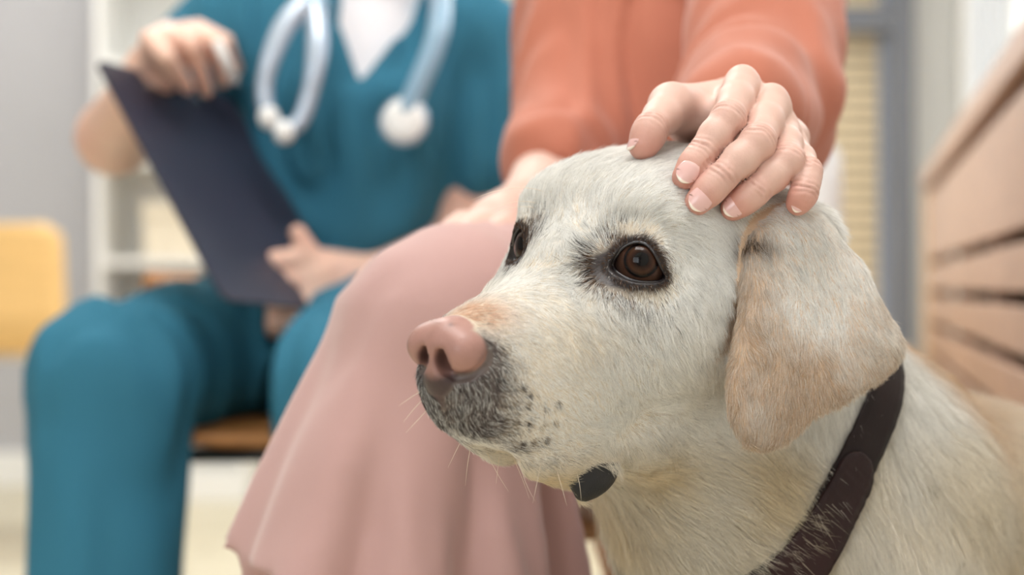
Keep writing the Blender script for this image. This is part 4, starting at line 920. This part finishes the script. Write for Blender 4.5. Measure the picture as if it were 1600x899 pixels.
# eyes: iris and pupil as pigment on the ball, clear wet coat
GAZE = {1: nrm(HR@np.array([.80, .56, .34])), -1: nrm(HR@np.array([.92, -.08, .24]))}
def eye_mat(name, g):
    m = bpy.data.materials.new(name); m.use_nodes = True; nt = m.node_tree; N = nt.nodes; Lk = nt.links; b = N['Principled BSDF']
    tc = N.new('ShaderNodeTexCoord'); vn = N.new('ShaderNodeVectorMath'); vn.operation = 'NORMALIZE'; Lk.new(tc.outputs['Object'], vn.inputs[0])
    dt = N.new('ShaderNodeVectorMath'); dt.operation = 'DOT_PRODUCT'; Lk.new(vn.outputs[0], dt.inputs[0]); dt.inputs[1].default_value = tuple(g)
    ac = N.new('ShaderNodeMath'); ac.operation = 'ARCCOSINE'; Lk.new(dt.outputs['Value'], ac.inputs[0])
    dv = N.new('ShaderNodeMath'); dv.operation = 'DIVIDE'; Lk.new(ac.outputs[0], dv.inputs[0]); dv.inputs[1].default_value = 1.1
    cr = N.new('ShaderNodeValToRGB'); Lk.new(dv.outputs[0], cr.inputs[0]); E = cr.color_ramp.elements
    for i, (p, c) in enumerate([(0, (.004, .003, .003)), (.20, (.004, .003, .003)), (.25, (.014, .006, .004)), (.42, (.045, .017, .008)), (.50, (.02, .008, .004)), (.54, (.004, .003, .003)), (.60, (.005, .003, .003)), (.66, (.06, .028, .018)), (.82, (.045, .022, .014)), (1, (.03, .015, .012))]):
        e = E[i] if i < 2 else E.new(p); e.position = p; e.color = (*c, 1)
    nz = N.new('ShaderNodeTexNoise'); nz.inputs['Scale'].default_value = 250; Lk.new(tc.outputs['Object'], nz.inputs['Vector'])
    mr = N.new('ShaderNodeMapRange'); mr.inputs[3].default_value = .6; mr.inputs[4].default_value = 1.5; Lk.new(nz.outputs['Fac'], mr.inputs[0])
    sc = N.new('ShaderNodeVectorMath'); sc.operation = 'SCALE'; Lk.new(cr.outputs[0], sc.inputs[0]); Lk.new(mr.outputs[0], sc.inputs['Scale']); Lk.new(sc.outputs[0], b.inputs['Base Color'])
    b.inputs['Roughness'].default_value = .35; b.inputs['Specular IOR Level'].default_value = 0; b.inputs['Coat Weight'].default_value = .9; b.inputs['Coat Roughness'].default_value = .02; b.inputs['Coat IOR'].default_value = 1.3
    return m
M_rim = mat('eyelid_skin', lin(34, 28, 30), .3, .5, coat=.4)
for s_ in (1, -1):
    c = Hw(*EYES[s_]); g = GAZE[s_]; n1, n2 = 40, 56; u_ = nrm(np.cross(g, [0, 0, 1])); v_ = np.cross(u_, g); Ve, Fe = [], []
    for i in range(n1+1):
        a = math.pi*i/n1; rr = EYE_R*(1+.055*math.exp(-(a/.55)**4))
        for k in range(n2): b = 2*math.pi*k/n2; Ve.append(c+g*math.cos(a)*rr+(u_*math.cos(b)+v_*math.sin(b))*math.sin(a)*rr)
    for i in range(n1):
        for k in range(n2): Fe.append((i*n2+k, i*n2+(k+1) % n2, (i+1)*n2+(k+1) % n2, (i+1)*n2+k))
    mesh('eyeball', Ve, np.array(Fe)[:, ::-1], eye_mat('eye', g), dog, c)
    # lid rim: a closed roll following the lid margin, resting on the ball
    pts = []
    for a, b in LID2:
        rr = 1.37; w_ = math.sqrt(max(rr*rr-a*a-b*b, .12)); q = ez@np.array([w_, a, b])+_ec; h = toH(q[None])[0]
        if s_ < 0: h = h*np.array([1, -1, 1]); h = h+(np.array(EYES[-1])-np.array(EYES[1])*np.array([1, -1, 1]))
        pts.append(Hw(*h))
    pts = np.array(pts); P_ = np.vstack([pts, pts[:1]]); tube('eyelid_rim', P_, .085, M_rim, dog, c, seg=8, path=False, cap=False)
# whiskers and lashes
def strands(name, lst, col, r, parent):
    cu = bpy.data.hair_curves.new(name); cu.add_curves([6]*len(lst)); og = ploc(parent)*100; P = []
    for p0, d, L, cv in lst:
        t = np.linspace(0, 1, 6)[:, None]; P.append(p0+nrm(d)*L*t+np.array(cv)*L*t*t)
    P = np.concatenate(P); cu.attributes['position'].data.foreach_set('vector', ((P-og)/100).astype(np.float32).ravel())
    ra = cu.attributes.get('radius') or cu.attributes.new('radius', 'FLOAT', 'POINT'); ra.data.foreach_set('value', np.tile(np.array([1, .9, .8, .6, .4, .1])*r/100, len(lst)).astype(np.float32))
    o = bpy.data.objects.new(name, cu); C.objects.link(o); o.parent = parent; cu.materials.append(mat(name, col, .4, .4)); return o
rs = np.random.RandomState(5); wl = []
for x, y, dx, dy, L in ((735, 700, -.2, 1, 1.6), (800, 712, .5, 1, 2.0), (812, 718, .1, 1, 1.7), (845, 725, -.2, 1, 1.6), (870, 735, .3, 1, 1.5), (760, 705, .4, 1, 1.8), (690, 670, -.3, .9, 1.3), (668, 640, -.9, 1, 1.2), (660, 610, -1, .6, 1.1), (660, 625, -.8, .8, 1.2), (720, 690, -.5, 1, 1.2), (900, 735, .3, .9, 1.4), (780, 712, -.1, 1, 1.2)):
    p = march(x, y, f_dog.ev)
    if p is not None: wl.append((p, [dx, -.15, -dy], L, (.25*rs.randn()*.5, 0, -.1)))
for x, y, dx, dy, L in ((852, 300, -1, -.35, 3.4), (840, 318, -1, -.3, 2.2), (836, 325, -1, -.25, 2.0)):
    p = march(x, y, f_dog.ev)
    if p is not None: wl.append((p, [dx, -.1, -dy], L, (-.1, 0, -.45)))
M_wh = mat('whisker', lin(240, 225, 205), .4, .4)
for p0, d, L, cv in wl:
    tube('whisker', [p0+nrm(d)*L*t+np.array(cv)*L*t*t for t in np.linspace(0, 1, 8)], [.013, .012, .01, .007, .003], M_wh, dog, p0, seg=5, path=False)
ll = []
for a, b in LID2:
    if b > .05:
        w_ = math.sqrt(max(1.9-a*a-b*b, .1)); q = ez@np.array([w_, a, b])+_ec
        for j in range(4): ll.append((q+rs.randn(3)*.05, ez@np.array([.7, a*.6+.2*rs.randn(), .8+.15*rs.randn()]), .42+.2*rs.rand(), ez@np.array([-.1, .1*a, -.15])))
strands('eyelash', ll, lin(70, 48, 34), .006, dog)['kind'] = 'stuff'
# ---- collar
def neck_only(P):
    g = Field(); g.add(Cone(Hw(-7.5, 0, -2.8), [17.5, 97, 49], 5.7, 8.4), 3.0); g.add(Cone(Hw(-6.3, 0, -5.6), [15, 93, 42], 4.2, 7.8), 3.0); g.add(Cone([18.5, 100, 46], [27.5, 120, 37.5], 9.3, 13), 4.0); g.add(Ell([16.5, 95, 37], [9, 9.5, 12]), 4.0); return g.ev(P)
def ring_r(a, off):
    d = cu1*math.cos(a)+cv1*math.sin(a); r = np.arange(2, 22, .05); dd = neck_only(cc0+can*off+r[:, None]*d); i = np.nonzero(dd > 0)[0]; return r[i[0]] if len(i) else 12
M_col = mat('collar_leather', lin(30, 19, 19), .5, .2, noise=(30, .25), bump=(500, .3, .0006)); M_col2 = mat('burgundy_leather', lin(38, 19, 19), .45, .25, noise=(25, .3), bump=(500, .3, .0006))
clr = empty('dog_collar', cc0); tag(clr, 'dark brown leather collar with a burgundy buckle strap round the neck of the labrador', 'collar')
def a_of(px, py):
    d = np.array([(px-800)/FPX, 1, -(py-449.5)/FPX]); t = ((cc0-CAMO)@can)/(d@can); q = CAMO+t*d-cc0; return math.atan2(q@cv1, q@cu1)
def strap(name, a0, a1, n, w, lift_, th, mt, closed=False, roundend=False):
    V, F = [], []; m_ = n if closed else n+1; prof = [(-1, 0), (-.96, 1), (-.6, 1.15), (0, 1.2), (.6, 1.15), (.96, 1), (1, 0), (.9, -.6), (-.9, -.6)]
    for i in range(m_):
        a = a0+(a1-a0)*i/n; d = cu1*math.cos(a)+cv1*math.sin(a); rr = {o: ring_r(a, o*w/2) for o in (-1, 0, 1)}; ww = w
        if roundend: e = min(i, 10)/10; ww = w*math.sqrt(max(1-(1-e)**2, .08))
        for u, h in prof:
            o = u*ww/w; r0 = rr[0]+(rr[1]-rr[-1])/2*o+(rr[1]+rr[-1]-2*rr[0])/2*o*o; V.append(cc0+can*(o*w/2)+d*(r0+lift_+h*th))
    k = len(prof)
    for i in range(n):
        i2 = (i+1) % m_
        for j in range(k): F.append((i*k+j, i*k+(j+1) % k, i2*k+(j+1) % k, i2*k+j))
    if not closed: F.append(tuple(range(k))[::-1]); F.append(tuple(n*k+j for j in range(k)))
    return mesh(name, V, F, mt, clr, cc0)
strap('strap', 0, 2*math.pi, 120, 2.55, .55, .16, M_col, closed=True)
strap('buckle_strap', a_of(1338, 708), a_of(1215, 895), 50, 2.55, .86, .15, M_col2, roundend=True)
